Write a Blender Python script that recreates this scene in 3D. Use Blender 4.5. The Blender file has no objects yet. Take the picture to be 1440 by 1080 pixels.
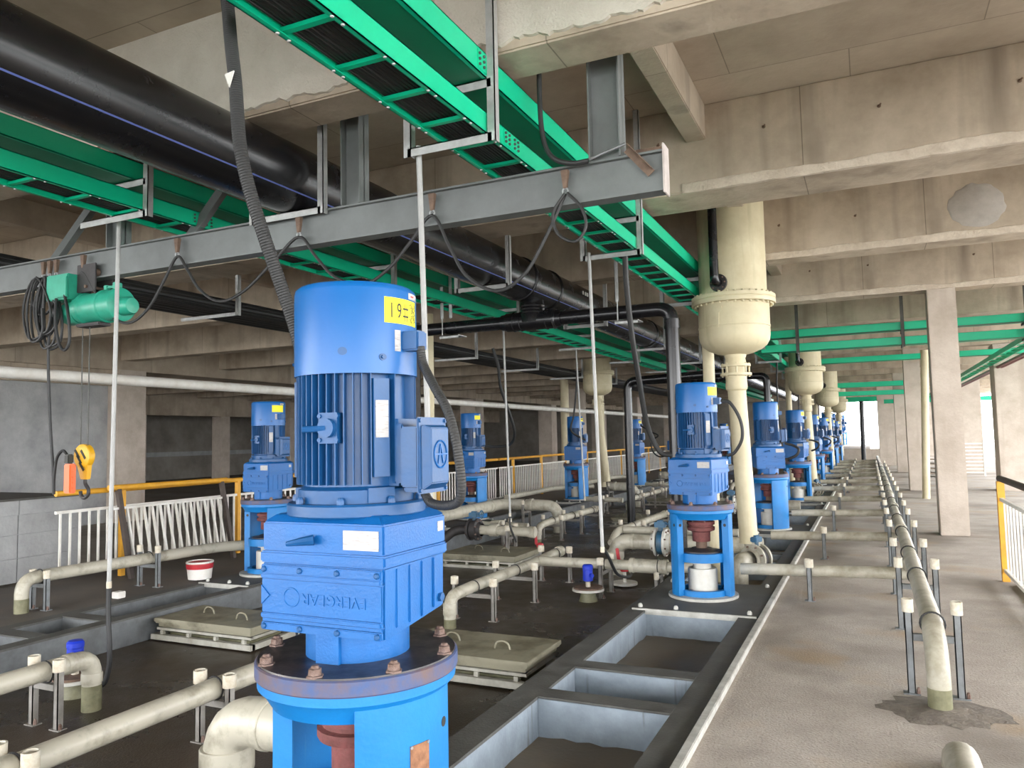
import bpy, bmesh, math, random
from mathutils import Vector, Matrix
random.seed(7)
PI = math.pi
R = math.radians
sc = bpy.context.scene
COL = sc.collection

# ------------------------------------------------------------------ camera, sky, light, exposure
cam_d = bpy.data.cameras.new('camera')
cam_d.sensor_fit = 'HORIZONTAL'; cam_d.sensor_width = 36.0
cam_d.lens = 36.0 * 1080.4 / 1440.0
cam_d.clip_end = 400
cam = bpy.data.objects.new('camera', cam_d); COL.objects.link(cam)
yaw, pitch, roll = R(24.814), R(4.006), R(-1.194)
fwd = Vector((-math.sin(yaw) * math.cos(pitch), math.cos(yaw) * math.cos(pitch), math.sin(pitch)))
rgt = Vector((math.cos(yaw), math.sin(yaw), 0)); up = rgt.cross(fwd)
r2 = rgt * math.cos(roll) + up * math.sin(roll); u2 = up * math.cos(roll) - rgt * math.sin(roll)
cam.matrix_world = Matrix(((r2.x, u2.x, -fwd.x, 0), (r2.y, u2.y, -fwd.y, 0), (r2.z, u2.z, -fwd.z, 1.65), (0, 0, 0, 1)))
sc.camera = cam

world = bpy.data.worlds.new('overcast_sky'); sc.world = world; world.use_nodes = True
wn = world.node_tree.nodes; wl = world.node_tree.links
bg = wn['Background']
tc = wn.new('ShaderNodeTexCoord'); sp = wn.new('ShaderNodeSeparateXYZ'); rp = wn.new('ShaderNodeValToRGB')
wl.new(tc.outputs['Generated'], sp.inputs[0]); wl.new(sp.outputs['Z'], rp.inputs[0]); wl.new(rp.outputs[0], bg.inputs[0])
rp.color_ramp.elements[0].position = 0.0; rp.color_ramp.elements[0].color = (0.96, 0.96, 0.97, 1)
rp.color_ramp.elements[1].position = 0.7; rp.color_ramp.elements[1].color = (0.86, 0.92, 1.0, 1)
bg.inputs[1].default_value = 5.0
sc.view_settings.view_transform = 'Standard'; sc.view_settings.look = 'None'
sc.view_settings.gamma = 1.0; sc.view_settings.use_curve_mapping = False
sc.view_settings.exposure = 1.28
sc.cycles.max_bounces = 8; sc.cycles.diffuse_bounces = 6; sc.cycles.glossy_bounces = 3
sc.cycles.caustics_reflective = False; sc.cycles.caustics_refractive = False

# ------------------------------------------------------------------ materials
MATS = {}
def mat(name, col, rough=0.6, metal=0.0, var=0.0, col2=None, scale=3.0, bump=0.0, bscale=30.0, spec=0.5, stretch=None, seams=None, rvar=0.0, detail=6, lo=0.35, hi=0.65, streak=None, stains=()):
    m = bpy.data.materials.new(name); m.use_nodes = True
    n = m.node_tree.nodes; l = m.node_tree.links
    b = n['Principled BSDF']
    b.inputs['Roughness'].default_value = rough; b.inputs['Metallic'].default_value = metal
    b.inputs['Specular IOR Level'].default_value = spec
    c = (*col, 1)
    b.inputs['Base Color'].default_value = c
    t = n.new('ShaderNodeTexCoord'); src = t.outputs['Object']
    if stretch:
        mp = n.new('ShaderNodeMapping'); mp.inputs['Scale'].default_value = stretch
        l.new(src, mp.inputs[0]); src2 = mp.outputs[0]
    else: src2 = src
    last = None
    if var or col2:
        nz = n.new('ShaderNodeTexNoise'); nz.inputs['Scale'].default_value = scale; nz.inputs['Detail'].default_value = detail
        nz.inputs['Roughness'].default_value = 0.65
        l.new(src2, nz.inputs['Vector'])
        rr = n.new('ShaderNodeValToRGB'); l.new(nz.outputs[0], rr.inputs[0])
        rr.color_ramp.elements[0].position = lo; rr.color_ramp.elements[1].position = hi
        if col2 is None: col2 = tuple(max(0, x * (1 - var)) for x in col)
        rr.color_ramp.elements[0].color = (*col2, 1); rr.color_ramp.elements[1].color = c
        last = rr.outputs[0]
        if rvar:
            mr = n.new('ShaderNodeMapRange'); l.new(nz.outputs[0], mr.inputs[0])
            mr.inputs[1].default_value = 0.3; mr.inputs[2].default_value = 0.7
            mr.inputs[3].default_value = max(0.02, rough - rvar); mr.inputs[4].default_value = min(1, rough + rvar)
            l.new(mr.outputs[0], b.inputs['Roughness'])
    if streak and last is not None:            # rain / rust streaks running down
        scol, sscale, s0, s1 = streak
        mp2 = n.new('ShaderNodeMapping'); mp2.inputs['Scale'].default_value = (sscale, sscale, sscale * 0.08)
        l.new(src, mp2.inputs[0])
        n2 = n.new('ShaderNodeTexNoise'); n2.inputs['Scale'].default_value = 1.0; n2.inputs['Detail'].default_value = 5
        l.new(mp2.outputs[0], n2.inputs['Vector'])
        r3 = n.new('ShaderNodeValToRGB'); l.new(n2.outputs[0], r3.inputs[0])
        r3.color_ramp.elements[0].position = s0; r3.color_ramp.elements[1].position = s1
        r3.color_ramp.elements[0].color = (0, 0, 0, 1); r3.color_ramp.elements[1].color = (1, 1, 1, 1)
        mx = n.new('ShaderNodeMix'); mx.data_type = 'RGBA'
        l.new(r3.outputs[0], mx.inputs[0]); l.new(last, mx.inputs[6]); mx.inputs[7].default_value = (*scol, 1)
        last = mx.outputs[2]
    for scol, sscale, s0, s1, amt in stains:   # blotches
        n2 = n.new('ShaderNodeTexNoise'); n2.inputs['Scale'].default_value = sscale; n2.inputs['Detail'].default_value = 4
        l.new(src, n2.inputs['Vector'])
        r3 = n.new('ShaderNodeValToRGB'); l.new(n2.outputs[0], r3.inputs[0])
        r3.color_ramp.elements[0].position = s0; r3.color_ramp.elements[1].position = s1
        r3.color_ramp.elements[0].color = (0, 0, 0, 1); r3.color_ramp.elements[1].color = (amt, amt, amt, 1)
        mx = n.new('ShaderNodeMix'); mx.data_type = 'RGBA'
        l.new(r3.outputs[0], mx.inputs[0]); l.new(last, mx.inputs[6]); mx.inputs[7].default_value = (*scol, 1)
        last = mx.outputs[2]
    if seams and last is not None:             # formwork board joints
        axes, bw, bh, dark = seams
        s3 = n.new('ShaderNodeSeparateXYZ'); l.new(src, s3.inputs[0])
        cb = n.new('ShaderNodeCombineXYZ')
        l.new(s3.outputs[axes[0]], cb.inputs[0]); l.new(s3.outputs[axes[1]], cb.inputs[1])
        br = n.new('ShaderNodeTexBrick'); l.new(cb.outputs[0], br.inputs['Vector'])
        br.inputs['Scale'].default_value = 1.0; br.inputs['Brick Width'].default_value = bw; br.inputs['Row Height'].default_value = bh
        br.inputs['Mortar Size'].default_value = 0.006; br.inputs['Mortar Smooth'].default_value = 0.6
        br.inputs['Color1'].default_value = (1, 1, 1, 1); br.inputs['Color2'].default_value = (0.9, 0.89, 0.88, 1)
        br.inputs['Mortar'].default_value = (dark, dark, dark, 1)
        mu = n.new('ShaderNodeMix'); mu.data_type = 'RGBA'; mu.blend_type = 'MULTIPLY'; mu.inputs[0].default_value = 1.0
        l.new(last, mu.inputs[6]); l.new(br.outputs[0], mu.inputs[7]); last = mu.outputs[2]
    if last is not None: l.new(last, b.inputs['Base Color'])
    if bump:
        n4 = n.new('ShaderNodeTexNoise'); n4.inputs['Scale'].default_value = bscale; n4.inputs['Detail'].default_value = 5
        l.new(src2, n4.inputs['Vector'])
        bp = n.new('ShaderNodeBump'); bp.inputs['Strength'].default_value = bump; bp.inputs['Distance'].default_value = 0.02
        l.new(n4.outputs[0], bp.inputs['Height']); l.new(bp.outputs[0], b.inputs['Normal'])
    MATS[name] = m
    return m

mat('concrete_x', (0.58, 0.49, 0.385), 0.9, col2=(0.38, 0.31, 0.235), scale=1.3, bump=0.25, bscale=25, spec=0.2, seams=((0, 2), 1.83, 2.4, 0.5), streak=((0.28, 0.23, 0.18), 3.0, 0.52, 0.76))
mat('concrete_y', (0.54, 0.46, 0.365), 0.9, col2=(0.40, 0.33, 0.255), scale=1.3, bump=0.25, bscale=25, spec=0.2, seams=((1, 2), 1.83, 2.4, 0.55), streak=((0.29, 0.25, 0.20), 3.0, 0.56, 0.76))
mat('concrete_slab', (0.50, 0.42, 0.33), 0.92, col2=(0.37, 0.305, 0.235), scale=1.0, bump=0.2, bscale=20, spec=0.2, seams=((0, 1), 1.83, 0.92, 0.55))
mat('concrete_column', (0.56, 0.49, 0.42), 0.9, col2=(0.44, 0.375, 0.31), scale=2.2, bump=0.3, bscale=30, spec=0.2, streak=((0.42, 0.35, 0.29), 4.0, 0.58, 0.8))
mat('concrete_grey', (0.47, 0.475, 0.47), 0.9, col2=(0.33, 0.335, 0.335), scale=1.6, bump=0.25, bscale=25, spec=0.2)
mat('concrete_dark', (0.34, 0.315, 0.275), 0.95, col2=(0.22, 0.20, 0.175), scale=0.8, spec=0.1)
mat('plaster', (0.70, 0.655, 0.57), 0.95, col2=(0.60, 0.55, 0.47), scale=2.5, bump=0.45, bscale=70, spec=0.1)
mat('patch', (0.47, 0.43, 0.385), 0.95, col2=(0.38, 0.345, 0.305), scale=6, bump=0.3, bscale=40)
mat('walkway', (0.47, 0.42, 0.365), 0.85, col2=(0.36, 0.315, 0.27), scale=2.2, bump=0.3, bscale=70, spec=0.3, rvar=0.1, detail=10, stains=(((0.19, 0.16, 0.13), 0.6, 0.50, 0.64, 0.7), ((0.36, 0.25, 0.14), 1.1, 0.56, 0.70, 0.65), ((0.22, 0.19, 0.16), 55.0, 0.50, 0.72, 0.5)))
mat('concrete_lip', (0.64, 0.555, 0.45), 0.95, col2=(0.50, 0.42, 0.33), scale=8, bump=0.5, bscale=50)
mat('ledge', (0.15, 0.128, 0.105), 0.7, col2=(0.075, 0.062, 0.05), scale=2, bump=0.2, bscale=60, rvar=0.15)
mat('frame_grey', (0.15, 0.16, 0.165), 0.55, col2=(0.09, 0.095, 0.095), scale=5, bump=0.1, bscale=40)
mat('ground', (0.55, 0.54, 0.50), 0.9, var=0.2, scale=0.6)
mat('wet_deck', (0.078, 0.057, 0.037), 0.36, col2=(0.022, 0.0155, 0.010), scale=1.3, bump=0.25, bscale=90, rvar=0.22, spec=0.5, detail=9)
mat('dark_steel', (0.105, 0.105, 0.095), 0.7, col2=(0.055, 0.052, 0.045), scale=4, bump=0.2, bscale=60, rvar=0.12)
mat('frame_paint', (0.29, 0.34, 0.385), 0.5, col2=(0.21, 0.25, 0.285), scale=5, bump=0.1, bscale=40, streak=((0.10, 0.10, 0.09), 9.0, 0.63, 0.72))
mat('sludge', (0.165, 0.135, 0.095), 0.6, col2=(0.115, 0.092, 0.062), scale=2.0, bump=0.15, bscale=30, rvar=0.1)
mat('kerb_steel', (0.55, 0.55, 0.50), 0.6, col2=(0.36, 0.35, 0.31), scale=6, metal=0.1)
mat('blue_cover', (0.003, 0.115, 0.375), 0.36, col2=(0.003, 0.105, 0.34), scale=2, bump=0.02, bscale=60, rvar=0.05, streak=((0.03, 0.13, 0.40), 9.0, 0.55, 0.9))
mat('blue_motor', (0.008, 0.082, 0.24), 0.42, col2=(0.006, 0.064, 0.19), scale=5, bump=0.05, bscale=60, rvar=0.08, spec=0.5, streak=((0.08, 0.17, 0.36), 14.0, 0.66, 0.82))
mat('blue_gear', (0.003, 0.118, 0.38), 0.42, col2=(0.003, 0.096, 0.32), scale=5, bump=0.10, bscale=120, rvar=0.08, spec=0.5, streak=((0.07, 0.17, 0.42), 13.0, 0.68, 0.84))
mat('blue_frame', (0.005, 0.185, 0.50), 0.45, col2=(0.004, 0.15, 0.42), scale=4, bump=0.06, bscale=60, rvar=0.08, streak=((0.12, 0.29, 0.45), 12.0, 0.68, 0.84))
mat('oily_flange', (0.020, 0.020, 0.026), 0.38, col2=(0.05, 0.035, 0.03), scale=7, rvar=0.15)
mat('worn_rim', (0.045, 0.085, 0.21), 0.6, col2=(0.13, 0.085, 0.08), scale=9, bump=0.1)
mat('rust_bolt', (0.22, 0.155, 0.13), 0.9, col2=(0.12, 0.07, 0.05), scale=30, bump=0.6, bscale=60)
mat('rust_plate', (0.30, 0.145, 0.075), 0.85, col2=(0.18, 0.08, 0.04), scale=40, bump=0.3)
mat('coupling_red', (0.19, 0.055, 0.05), 0.75, col2=(0.11, 0.035, 0.03), scale=15, bump=0.3, bscale=60)
mat('steel', (0.42, 0.43, 0.43), 0.42, metal=0.7, var=0.3, scale=8)
mat('galvanised', (0.50, 0.51, 0.50), 0.5, metal=0.35, col2=(0.36, 0.36, 0.35), scale=8)
mat('beam_paint', (0.165, 0.178, 0.175), 0.5, col2=(0.12, 0.128, 0.125), scale=2.5, bump=0.05)
mat('stand_pale', (0.27, 0.255, 0.23), 0.6, col2=(0.17, 0.155, 0.135), scale=8)
mat('rod_grey', (0.40, 0.40, 0.385), 0.5, var=0.2, scale=6)
mat('grey_stand', (0.20, 0.215, 0.22), 0.6, col2=(0.135, 0.14, 0.14), scale=8)
mat('green', (0.0, 0.55, 0.29), 0.36, col2=(0.0, 0.49, 0.255), scale=2, spec=0.5)
mat('green_shaded', (0.0, 0.20, 0.095), 0.5, col2=(0.0, 0.17, 0.08), scale=2)  # darker copy of green for tray floors, underside shade put into the colour
mat('green_hoist', (0.03, 0.36, 0.24), 0.4, col2=(0.02, 0.28, 0.18), scale=6)
mat('black_pipe', (0.007, 0.007, 0.009), 0.26, col2=(0.010, 0.0095, 0.010), scale=4, rvar=0.03)
mat('black_rubber', (0.018, 0.018, 0.018), 0.55, var=0.2, scale=10)
mat('conduit', (0.024, 0.024, 0.0235), 0.55, var=0.2, scale=10)
mat('stripe_blue', (0.11, 0.15, 0.42), 0.4)
mat('pvc', (0.46, 0.43, 0.345), 0.38, col2=(0.27, 0.245, 0.185), scale=5, rvar=0.08, lo=0.34, hi=0.52, detail=9)
mat('pvc_dirty', (0.45, 0.42, 0.34), 0.42, col2=(0.28, 0.255, 0.185), scale=5, lo=0.36, hi=0.58, detail=8)
mat('pvc_light', (0.62, 0.61, 0.56), 0.38, col2=(0.52, 0.50, 0.44), scale=6)
mat('pvc_stain', (0.21, 0.20, 0.115), 0.5, col2=(0.12, 0.115, 0.06), scale=12)
mat('cream', (0.64, 0.57, 0.385), 0.5, col2=(0.55, 0.475, 0.30), scale=3, bump=0.05, streak=((0.42, 0.37, 0.22), 6.0, 0.62, 0.8))
mat('cap_white', (0.60, 0.57, 0.48), 0.6, col2=(0.46, 0.39, 0.28), scale=20)
mat('yellow_paint', (0.78, 0.40, 0.03), 0.5, col2=(0.64, 0.31, 0.03), scale=5)
mat('brown_paint', (0.075, 0.055, 0.045), 0.6, var=0.3, scale=8)
mat('white_paint', (0.80, 0.78, 0.73), 0.5, col2=(0.68, 0.64, 0.57), scale=5)
mat('label_yellow', (0.86, 0.76, 0.0), 0.5)
mat('ink', (0.02, 0.02, 0.015), 0.6)
mat('ink_red', (0.5, 0.04, 0.04), 0.6)
mat('plate_white', (0.47, 0.455, 0.435), 0.5, col2=(0.33, 0.31, 0.30), scale=1, stretch=(25, 25, 190), lo=0.40, hi=0.47)
mat('hatch', (0.25, 0.23, 0.16), 0.55, col2=(0.12, 0.105, 0.065), scale=3.0, bump=0.1, rvar=0.1, lo=0.38, hi=0.55)
mat('hatch_frame', (0.50, 0.49, 0.43), 0.6, col2=(0.32, 0.30, 0.24), scale=6)
mat('hook_yellow', (0.72, 0.38, 0.01), 0.45, var=0.15, scale=6)
mat('pendant_red', (0.80, 0.13, 0.02), 0.45, var=0.1, scale=6)
mat('red', (0.50, 0.02, 0.03), 0.5, var=0.25, scale=8)
mat('sensor_blue', (0.01, 0.035, 0.45), 0.4)
mat('valve_blue', (0.02, 0.13, 0.26), 0.5, col2=(0.05, 0.09, 0.12), scale=8)
mat('cast_dark', (0.045, 0.04, 0.04), 0.6, var=0.4, scale=9)
mat('mortar', (0.21, 0.18, 0.145), 0.95, col2=(0.12, 0.10, 0.08), scale=12, bump=0.5, bscale=40)
mat('rust_steel', (0.20, 0.13, 0.09), 0.8, col2=(0.11, 0.07, 0.05), scale=15)
mat('pink_plate', (0.56, 0.50, 0.47), 0.7, col2=(0.40, 0.35, 0.32), scale=6)
mat('timber', (0.36, 0.29, 0.22), 0.8, var=0.3, scale=6)
mat('red_pipe', (0.20, 0.05, 0.05), 0.5, var=0.2, scale=6)

# ------------------------------------------------------------------ mesh builder
class MB:
    def __init__(s): s.v = []; s.f = []
    def add(s, vs, fs):
        o = len(s.v); s.v += [tuple(x) for x in vs]; s.f += [tuple(i + o for i in f) for f in fs]; return s
    def box(s, x0, y0, z0, x1, y1, z1):
        x0, x1 = min(x0, x1), max(x0, x1); y0, y1 = min(y0, y1), max(y0, y1); z0, z1 = min(z0, z1), max(z0, z1)
        return s.add([(x0, y0, z0), (x1, y0, z0), (x1, y1, z0), (x0, y1, z0), (x0, y0, z1), (x1, y0, z1), (x1, y1, z1), (x0, y1, z1)],
                     [(3, 2, 1, 0), (4, 5, 6, 7), (0, 1, 5, 4), (1, 2, 6, 5), (2, 3, 7, 6), (3, 0, 4, 7)])
    def rbox(s, az, r0, r1, w, z0, z1, dw=0):      # box standing radially at azimuth az (0 = -Y, 90 = +X)
        d = Vector((math.sin(az), -math.cos(az), 0)); t = Vector((math.cos(az), math.sin(az), 0))
        vs = []
        for z in (z0, z1):
            for rr, ww in ((r0, w), (r1, w - dw)):
                for sg in (-1, 1): vs.append(d * rr + t * sg * ww / 2 + Vector((0, 0, z)))
        return s.add(vs, [(0, 1, 3, 2), (4, 6, 7, 5), (0, 4, 5, 1), (2, 3, 7, 6), (0, 2, 6, 4), (1, 5, 7, 3)])
    def bar(s, p, q, w, h, upv=(0, 0, 1)):
        p = Vector(p); q = Vector(q); d = (q - p).normalized(); u = Vector(upv)
        if abs(d.dot(u)) > 0.95: u = Vector((0, 1, 0))
        a = d.cross(u).normalized(); u = a.cross(d)
        vs = [c + a * i * w / 2 + u * j * h / 2 for c in (p, q) for i, j in ((-1, -1), (1, -1), (1, 1), (-1, 1))]
        return s.add(vs, [(0, 1, 2, 3), (7, 6, 5, 4), (0, 4, 5, 1), (1, 5, 6, 2), (2, 6, 7, 3), (3, 7, 4, 0)])
    def prism(s, poly, z0, z1):
        n = len(poly)
        vs = [(x, y, z0) for x, y in poly] + [(x, y, z1) for x, y in poly]
        return s.add(vs, [tuple(range(n - 1, -1, -1)), tuple(range(n, 2 * n))] + [(i, (i + 1) % n, n + (i + 1) % n, n + i) for i in range(n)])
    def loft(s, a, b):                              # two loops of 3D points
        n = len(a)
        return s.add(list(a) + list(b), [tuple(range(n - 1, -1, -1)), tuple(range(n, 2 * n))] + [(i, (i + 1) % n, n + (i + 1) % n, n + i) for i in range(n)])
    def lathe(s, prof, n=24, c=(0, 0, 0), axis='z', a0=0.0, caps=True):
        vs = []; fs = []; k = len(prof)
        for i in range(n):
            a = a0 + 2 * PI * i / n; ca, sa = math.cos(a), math.sin(a)
            for r, z in prof:
                p = (r * ca, r * sa, z)
                if axis == 'x': p = (p[2], p[0], p[1])
                elif axis == 'y': p = (p[1], p[2], p[0])
                vs.append((p[0] + c[0], p[1] + c[1], p[2] + c[2]))
        for i in range(n):
            j = (i + 1) % n
            for m in range(k - 1): fs.append((i * k + m, j * k + m, j * k + m + 1, i * k + m + 1))
        if caps:
            fs.append(tuple(i * k for i in range(n - 1, -1, -1))); fs.append(tuple(i * k + k - 1 for i in range(n)))
        return s.add(vs, fs)
    def tube(s, path, r, n=12, caps=True, rad=None):
        P = [Vector(p) for p in path]; m = len(P)
        T = [(P[min(i + 1, m - 1)] - P[max(i - 1, 0)]).normalized() for i in range(m)]
        u = Vector((0, 0, 1)) if abs(T[0].z) < 0.9 else Vector((0, 1, 0))
        vs = []; fs = []
        for i in range(m):
            a = T[i].cross(u)
            if a.length < 1e-6: a = T[i].cross(Vector((1, 0, 0)))
            a.normalize(); u = a.cross(T[i]).normalized()
            rr = rad[i] if rad else r
            for k in range(n):
                t = 2 * PI * k / n; vs.append(P[i] + a * math.cos(t) * rr + u * math.sin(t) * rr)
        for i in range(m - 1):
            for k in range(n):
                k2 = (k + 1) % n; fs.append((i * n + k, i * n + k2, (i + 1) * n + k2, (i + 1) * n + k))
        if caps: fs.append(tuple(range(n - 1, -1, -1))); fs.append(tuple((m - 1) * n + k for k in range(n)))
        return s.add(vs, fs)
    def cyl(s, p, q, r, n=16): return s.tube([p, q], r, n)
    def torus(s, c, R_, r, axis='z', n=20, m=8, a0=0.0, a1=2 * PI):
        pts = []
        full = a1 - a0 > 6.28
        for i in range(n + (0 if full else 1)):
            a = a0 + (a1 - a0) * i / n; x, y = R_ * math.cos(a), R_ * math.sin(a)
            pts.append({'z': (c[0] + x, c[1] + y, c[2]), 'x': (c[0], c[1] + x, c[2] + y), 'y': (c[0] + x, c[1], c[2] + y)}[axis])
        if full: pts.append(pts[0])
        return s.tube(pts, r, m, caps=not full)
    def shell(s, r0, r1, a0, a1, z0, z1, n=12):     # curved plate, azimuth like rbox
        vs = []; fs = []
        for i in range(n + 1):
            a = a0 + (a1 - a0) * i / n; x, y = math.sin(a), -math.cos(a)
            vs += [(x * r0, y * r0, z0), (x * r1, y * r1, z0), (x * r1, y * r1, z1), (x * r0, y * r0, z1)]
        for i in range(n):
            o = i * 4; p = o + 4
            for k in range(4): fs.append((o + k, p + k, p + (k + 1) % 4, o + (k + 1) % 4))
        fs.append((0, 1, 2, 3)); fs.append(tuple(n * 4 + k for k in (3, 2, 1, 0)))
        return s.add(vs, fs)
    def mesh(s, name, smooth=True, bevel=0.0, angle=32, org=(0, 0, 0)):
        me = bpy.data.meshes.new(name)
        vs = s.v if org == (0, 0, 0) else [(a - org[0], b - org[1], c - org[2]) for a, b, c in s.v]
        me.from_pydata(vs, [], s.f)
        bm = bmesh.new(); bm.from_mesh(me)
        if bevel:
            bmesh.ops.remove_doubles(bm, verts=bm.verts, dist=1e-5)
            ed = [e for e in bm.edges if len(e.link_faces) == 2 and e.calc_face_angle(0) > R(30)]
            bmesh.ops.bevel(bm, geom=ed, offset=bevel, segments=2, affect='EDGES', clamp_overlap=True)
        bmesh.ops.recalc_face_normals(bm, faces=bm.faces)
        bm.to_mesh(me); bm.free()
        if smooth:
            me.polygons.foreach_set('use_smooth', [True] * len(me.polygons))
            me.set_sharp_from_angle(angle=R(angle))
        me.update()
        return me

def route(pts, rad, k=6):                            # polyline with rounded corners
    P = [Vector(p) for p in pts]; out = [P[0]]
    for i in range(1, len(P) - 1):
        a, b, c = P[i - 1], P[i], P[i + 1]
        d1 = (a - b); d2 = (c - b); rr = min(rad, d1.length * 0.49, d2.length * 0.49)
        p = b + d1.normalized() * rr; q = b + d2.normalized() * rr
        for j in range(k + 1):
            t = j / k; out.append(p * (1 - t) ** 2 + b * 2 * t * (1 - t) + q * t * t)
    out.append(P[-1]); return out
def spline(pts, k=8):                                # Catmull-Rom
    P = [Vector(p) for p in pts]; P = [P[0] * 2 - P[1]] + P + [P[-1] * 2 - P[-2]]; out = []
    for i in range(1, len(P) - 2):
        for j in range(k):
            t = j / k; a, b, c, d = P[i - 1], P[i], P[i + 1], P[i + 2]
            out.append(0.5 * ((2 * b) + (c - a) * t + (2 * a - 5 * b + 4 * c - d) * t * t + (3 * b - a - 3 * c + d) * t ** 3))
    out.append(P[-2]); return out

CHILD = {}
def link(name, me, m, parent=None, loc=None, rotz=None):
    o = bpy.data.objects.new(name, me); COL.objects.link(o)
    if m and len(me.materials) == 0: me.materials.append(MATS[m])
    if parent: o.parent = parent; CHILD.setdefault(parent.name, []).append(o)
    if loc: o.location = loc
    if rotz is not None: o.rotation_euler = (0, 0, rotz)
    return o
def thing(name, label, cat, loc=(0, 0, 0), rotz=0.0, group=None):
    o = bpy.data.objects.new(name, None); COL.objects.link(o); o.empty_display_size = 0.1
    o.location = loc; o.rotation_euler = (0, 0, rotz); o['label'] = label; o['category'] = cat
    if group: o['group'] = group
    return o
def tag(o, label, cat, group=None):
    o['label'] = label; o['category'] = cat
    if group: o['group'] = group
    return o
def part(name, mb, m, parent, bevel=0.0, world=False, **k):   # world: coordinates given in world space
    org = tuple(parent.location) if world else (0, 0, 0)
    return link(name, mb.mesh(name, bevel=bevel, org=org), m, parent)
def solo(name, mb, m, label, cat, loc=(0, 0, 0), group=None, bevel=0.0):
    o = link(name, mb.mesh(name, bevel=bevel, org=tuple(loc)), m); o.location = loc
    return tag(o, label, cat, group)
def struct(name, mb, m, bevel=0.0, parent=None, loc=(0, 0, 0)):
    o = link(name, mb.mesh(name, bevel=bevel, org=tuple(loc) if not parent else (0, 0, 0)), m, parent)
    if not parent: o.location = loc; o['kind'] = 'structure'
    return o
ORD = ['first', 'second', 'third', 'fourth', 'fifth', 'sixth', 'seventh', 'eighth', 'ninth', 'tenth', 'eleventh', 'twelfth', 'thirteenth', 'fourteenth', 'fifteenth', 'sixteenth', 'seventeenth', 'eighteenth', 'nineteenth', 'twentieth']
def kids(o): return CHILD.get(o.name, [])
def dup(o, parent=None, skip=()):                    # a thing with copies of its parts and sub-parts
    c = o.copy(); COL.objects.link(c)
    if parent: c.parent = parent; CHILD.setdefault(parent.name, []).append(c)
    for ch in kids(o):
        if ch.name.split('.')[0] not in skip: dup(ch, c, skip)
    return c

# ================================================================== THE SETTING
ZB, ZS = 3.855, 4.65                                 # beam soffit, slab soffit
BY = [-8.6, -5.9, -2.7, 0.57, 3.87, 6.95, 10.2, 13.7, 17.0, 20.3, 23.6, 26.9, 30.2, 33.5, 36.8, 40.1, 43.4, 46.7, 50.0, 53.3, 56.6]
struct('ceiling', MB().box(-9.4, -9.0, ZS, 7.5, 60, ZS + 0.25), 'concrete_slab')
struct('ceiling', MB().box(-36, -2.7, ZS, -9.4, 60, ZS + 0.25), 'concrete_slab')  # unseen rear edge cut back to let more daylight in on the left
for i, y in enumerate(BY):
    w = 0.34 if i in (3, 4) else (0.62 if i == 5 else 0.42)
    b = MB().box(-9.4 if y < -2.8 else -36, y, ZB, 7.5, y + w, ZS)
    struct('beam', b, 'concrete_x', bevel=0.012, loc=(0.35 + (i * 1.13) % 1.83, y, ZB - 0.4))
# rusty form ties and a repair patch on the beam faces
tie = MB().cyl((0, 0.01, 0), (0.012, -0.035, 0.006), 0.008, 6).lathe([(0.016, -0.003), (0.010, 0.001)], 10, axis='y').mesh('form_tie')
for y, xs in ((6.95, (-2.6, -1.66, -0.715, 0.204, 1.194)), (10.2, (-1.8, -0.92, -0.03, 2.2)), (13.7, (-1.6, -0.78, 0.108, 1.6))):
    for x in xs:
        o = link('form_tie', tie, 'rust_steel', None, (x, y, 4.34 if y != 10.2 else 4.28)); o['kind'] = 'structure'
pt = MB(); rnd = random.Random(3)
ring = [(1.25 + 0.29 * rnd.uniform(0.92, 1.06) * math.cos(2 * PI * i / 30), 4.225 + 0.26 * rnd.uniform(0.92, 1.06) * math.sin(2 * PI * i / 30)) for i in range(30)]
pt.loft([(x, 10.199, z) for x, z in ring], [(1.25 + (x - 1.25) * 0.93, 10.188, 4.225 + (z - 4.225) * 0.93) for x, z in ring])
struct('wall_patch', pt, 'patch')
# ragged plaster skin on the face of the nearest beam
def plaster(x0, x1, y, zlow, seed):
    rnd = random.Random(seed); n = int((x1 - x0) / 0.03); m = MB()
    e = []; h = 0
    for i in range(n + 1):
        h = h * 0.80 + rnd.uniform(-0.017, 0.017); e.append((x0 + (x1 - x0) * i / n, zlow + h))
    fr = [(x, y - 0.022, z) for x, z in e]; ft = [(x, y - 0.022, ZS) for x, z in e]
    bk = [(x, y, z - 0.004) for x, z in e]
    k = n + 1; fs = []
    for i in range(n):
        fs.append((i, i + 1, k + i + 1, k + i)); fs.append((i + 1, i, 2 * k + i, 2 * k + i + 1))
    m.add(fr + ft + bk, fs)
    return m
def lip(y, seed, x0=-1.45, x1=7.4):                  # rough fair edge along the bottom of a beam face
    rnd = random.Random(seed); m = MB(); n = int((x1 - x0) / 0.05); hi = lo = 0; a = []; b = []; c = []
    for i in range(n + 1):
        hi = hi * 0.8 + rnd.uniform(-0.008, 0.008); lo = lo * 0.7 + rnd.uniform(-0.006, 0.006); x = x0 + (x1 - x0) * i / n
        a.append((x, y - 0.001, ZB + 0.085 + hi)); b.append((x, y - 0.012, ZB + 0.078 + hi)); c.append((x, y - 0.014, ZB - 0.004 + lo))
    k = n + 1; d = [(x, y + 0.03, ZB - 0.001) for x, _, _ in a]; fs = []
    for i in range(n):
        for q in range(3): fs.append((q * k + i, q * k + i + 1, (q + 1) * k + i + 1, (q + 1) * k + i))
    m.add(a + b + c + d, fs); return m
for i, y in enumerate((6.95, 10.2, 13.7)): struct('beam_lip', lip(y, i), 'concrete_lip')
pl = struct('wall_plaster', plaster(-14.0, 7.4, 3.87, 3.905, 3), 'plaster')
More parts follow.
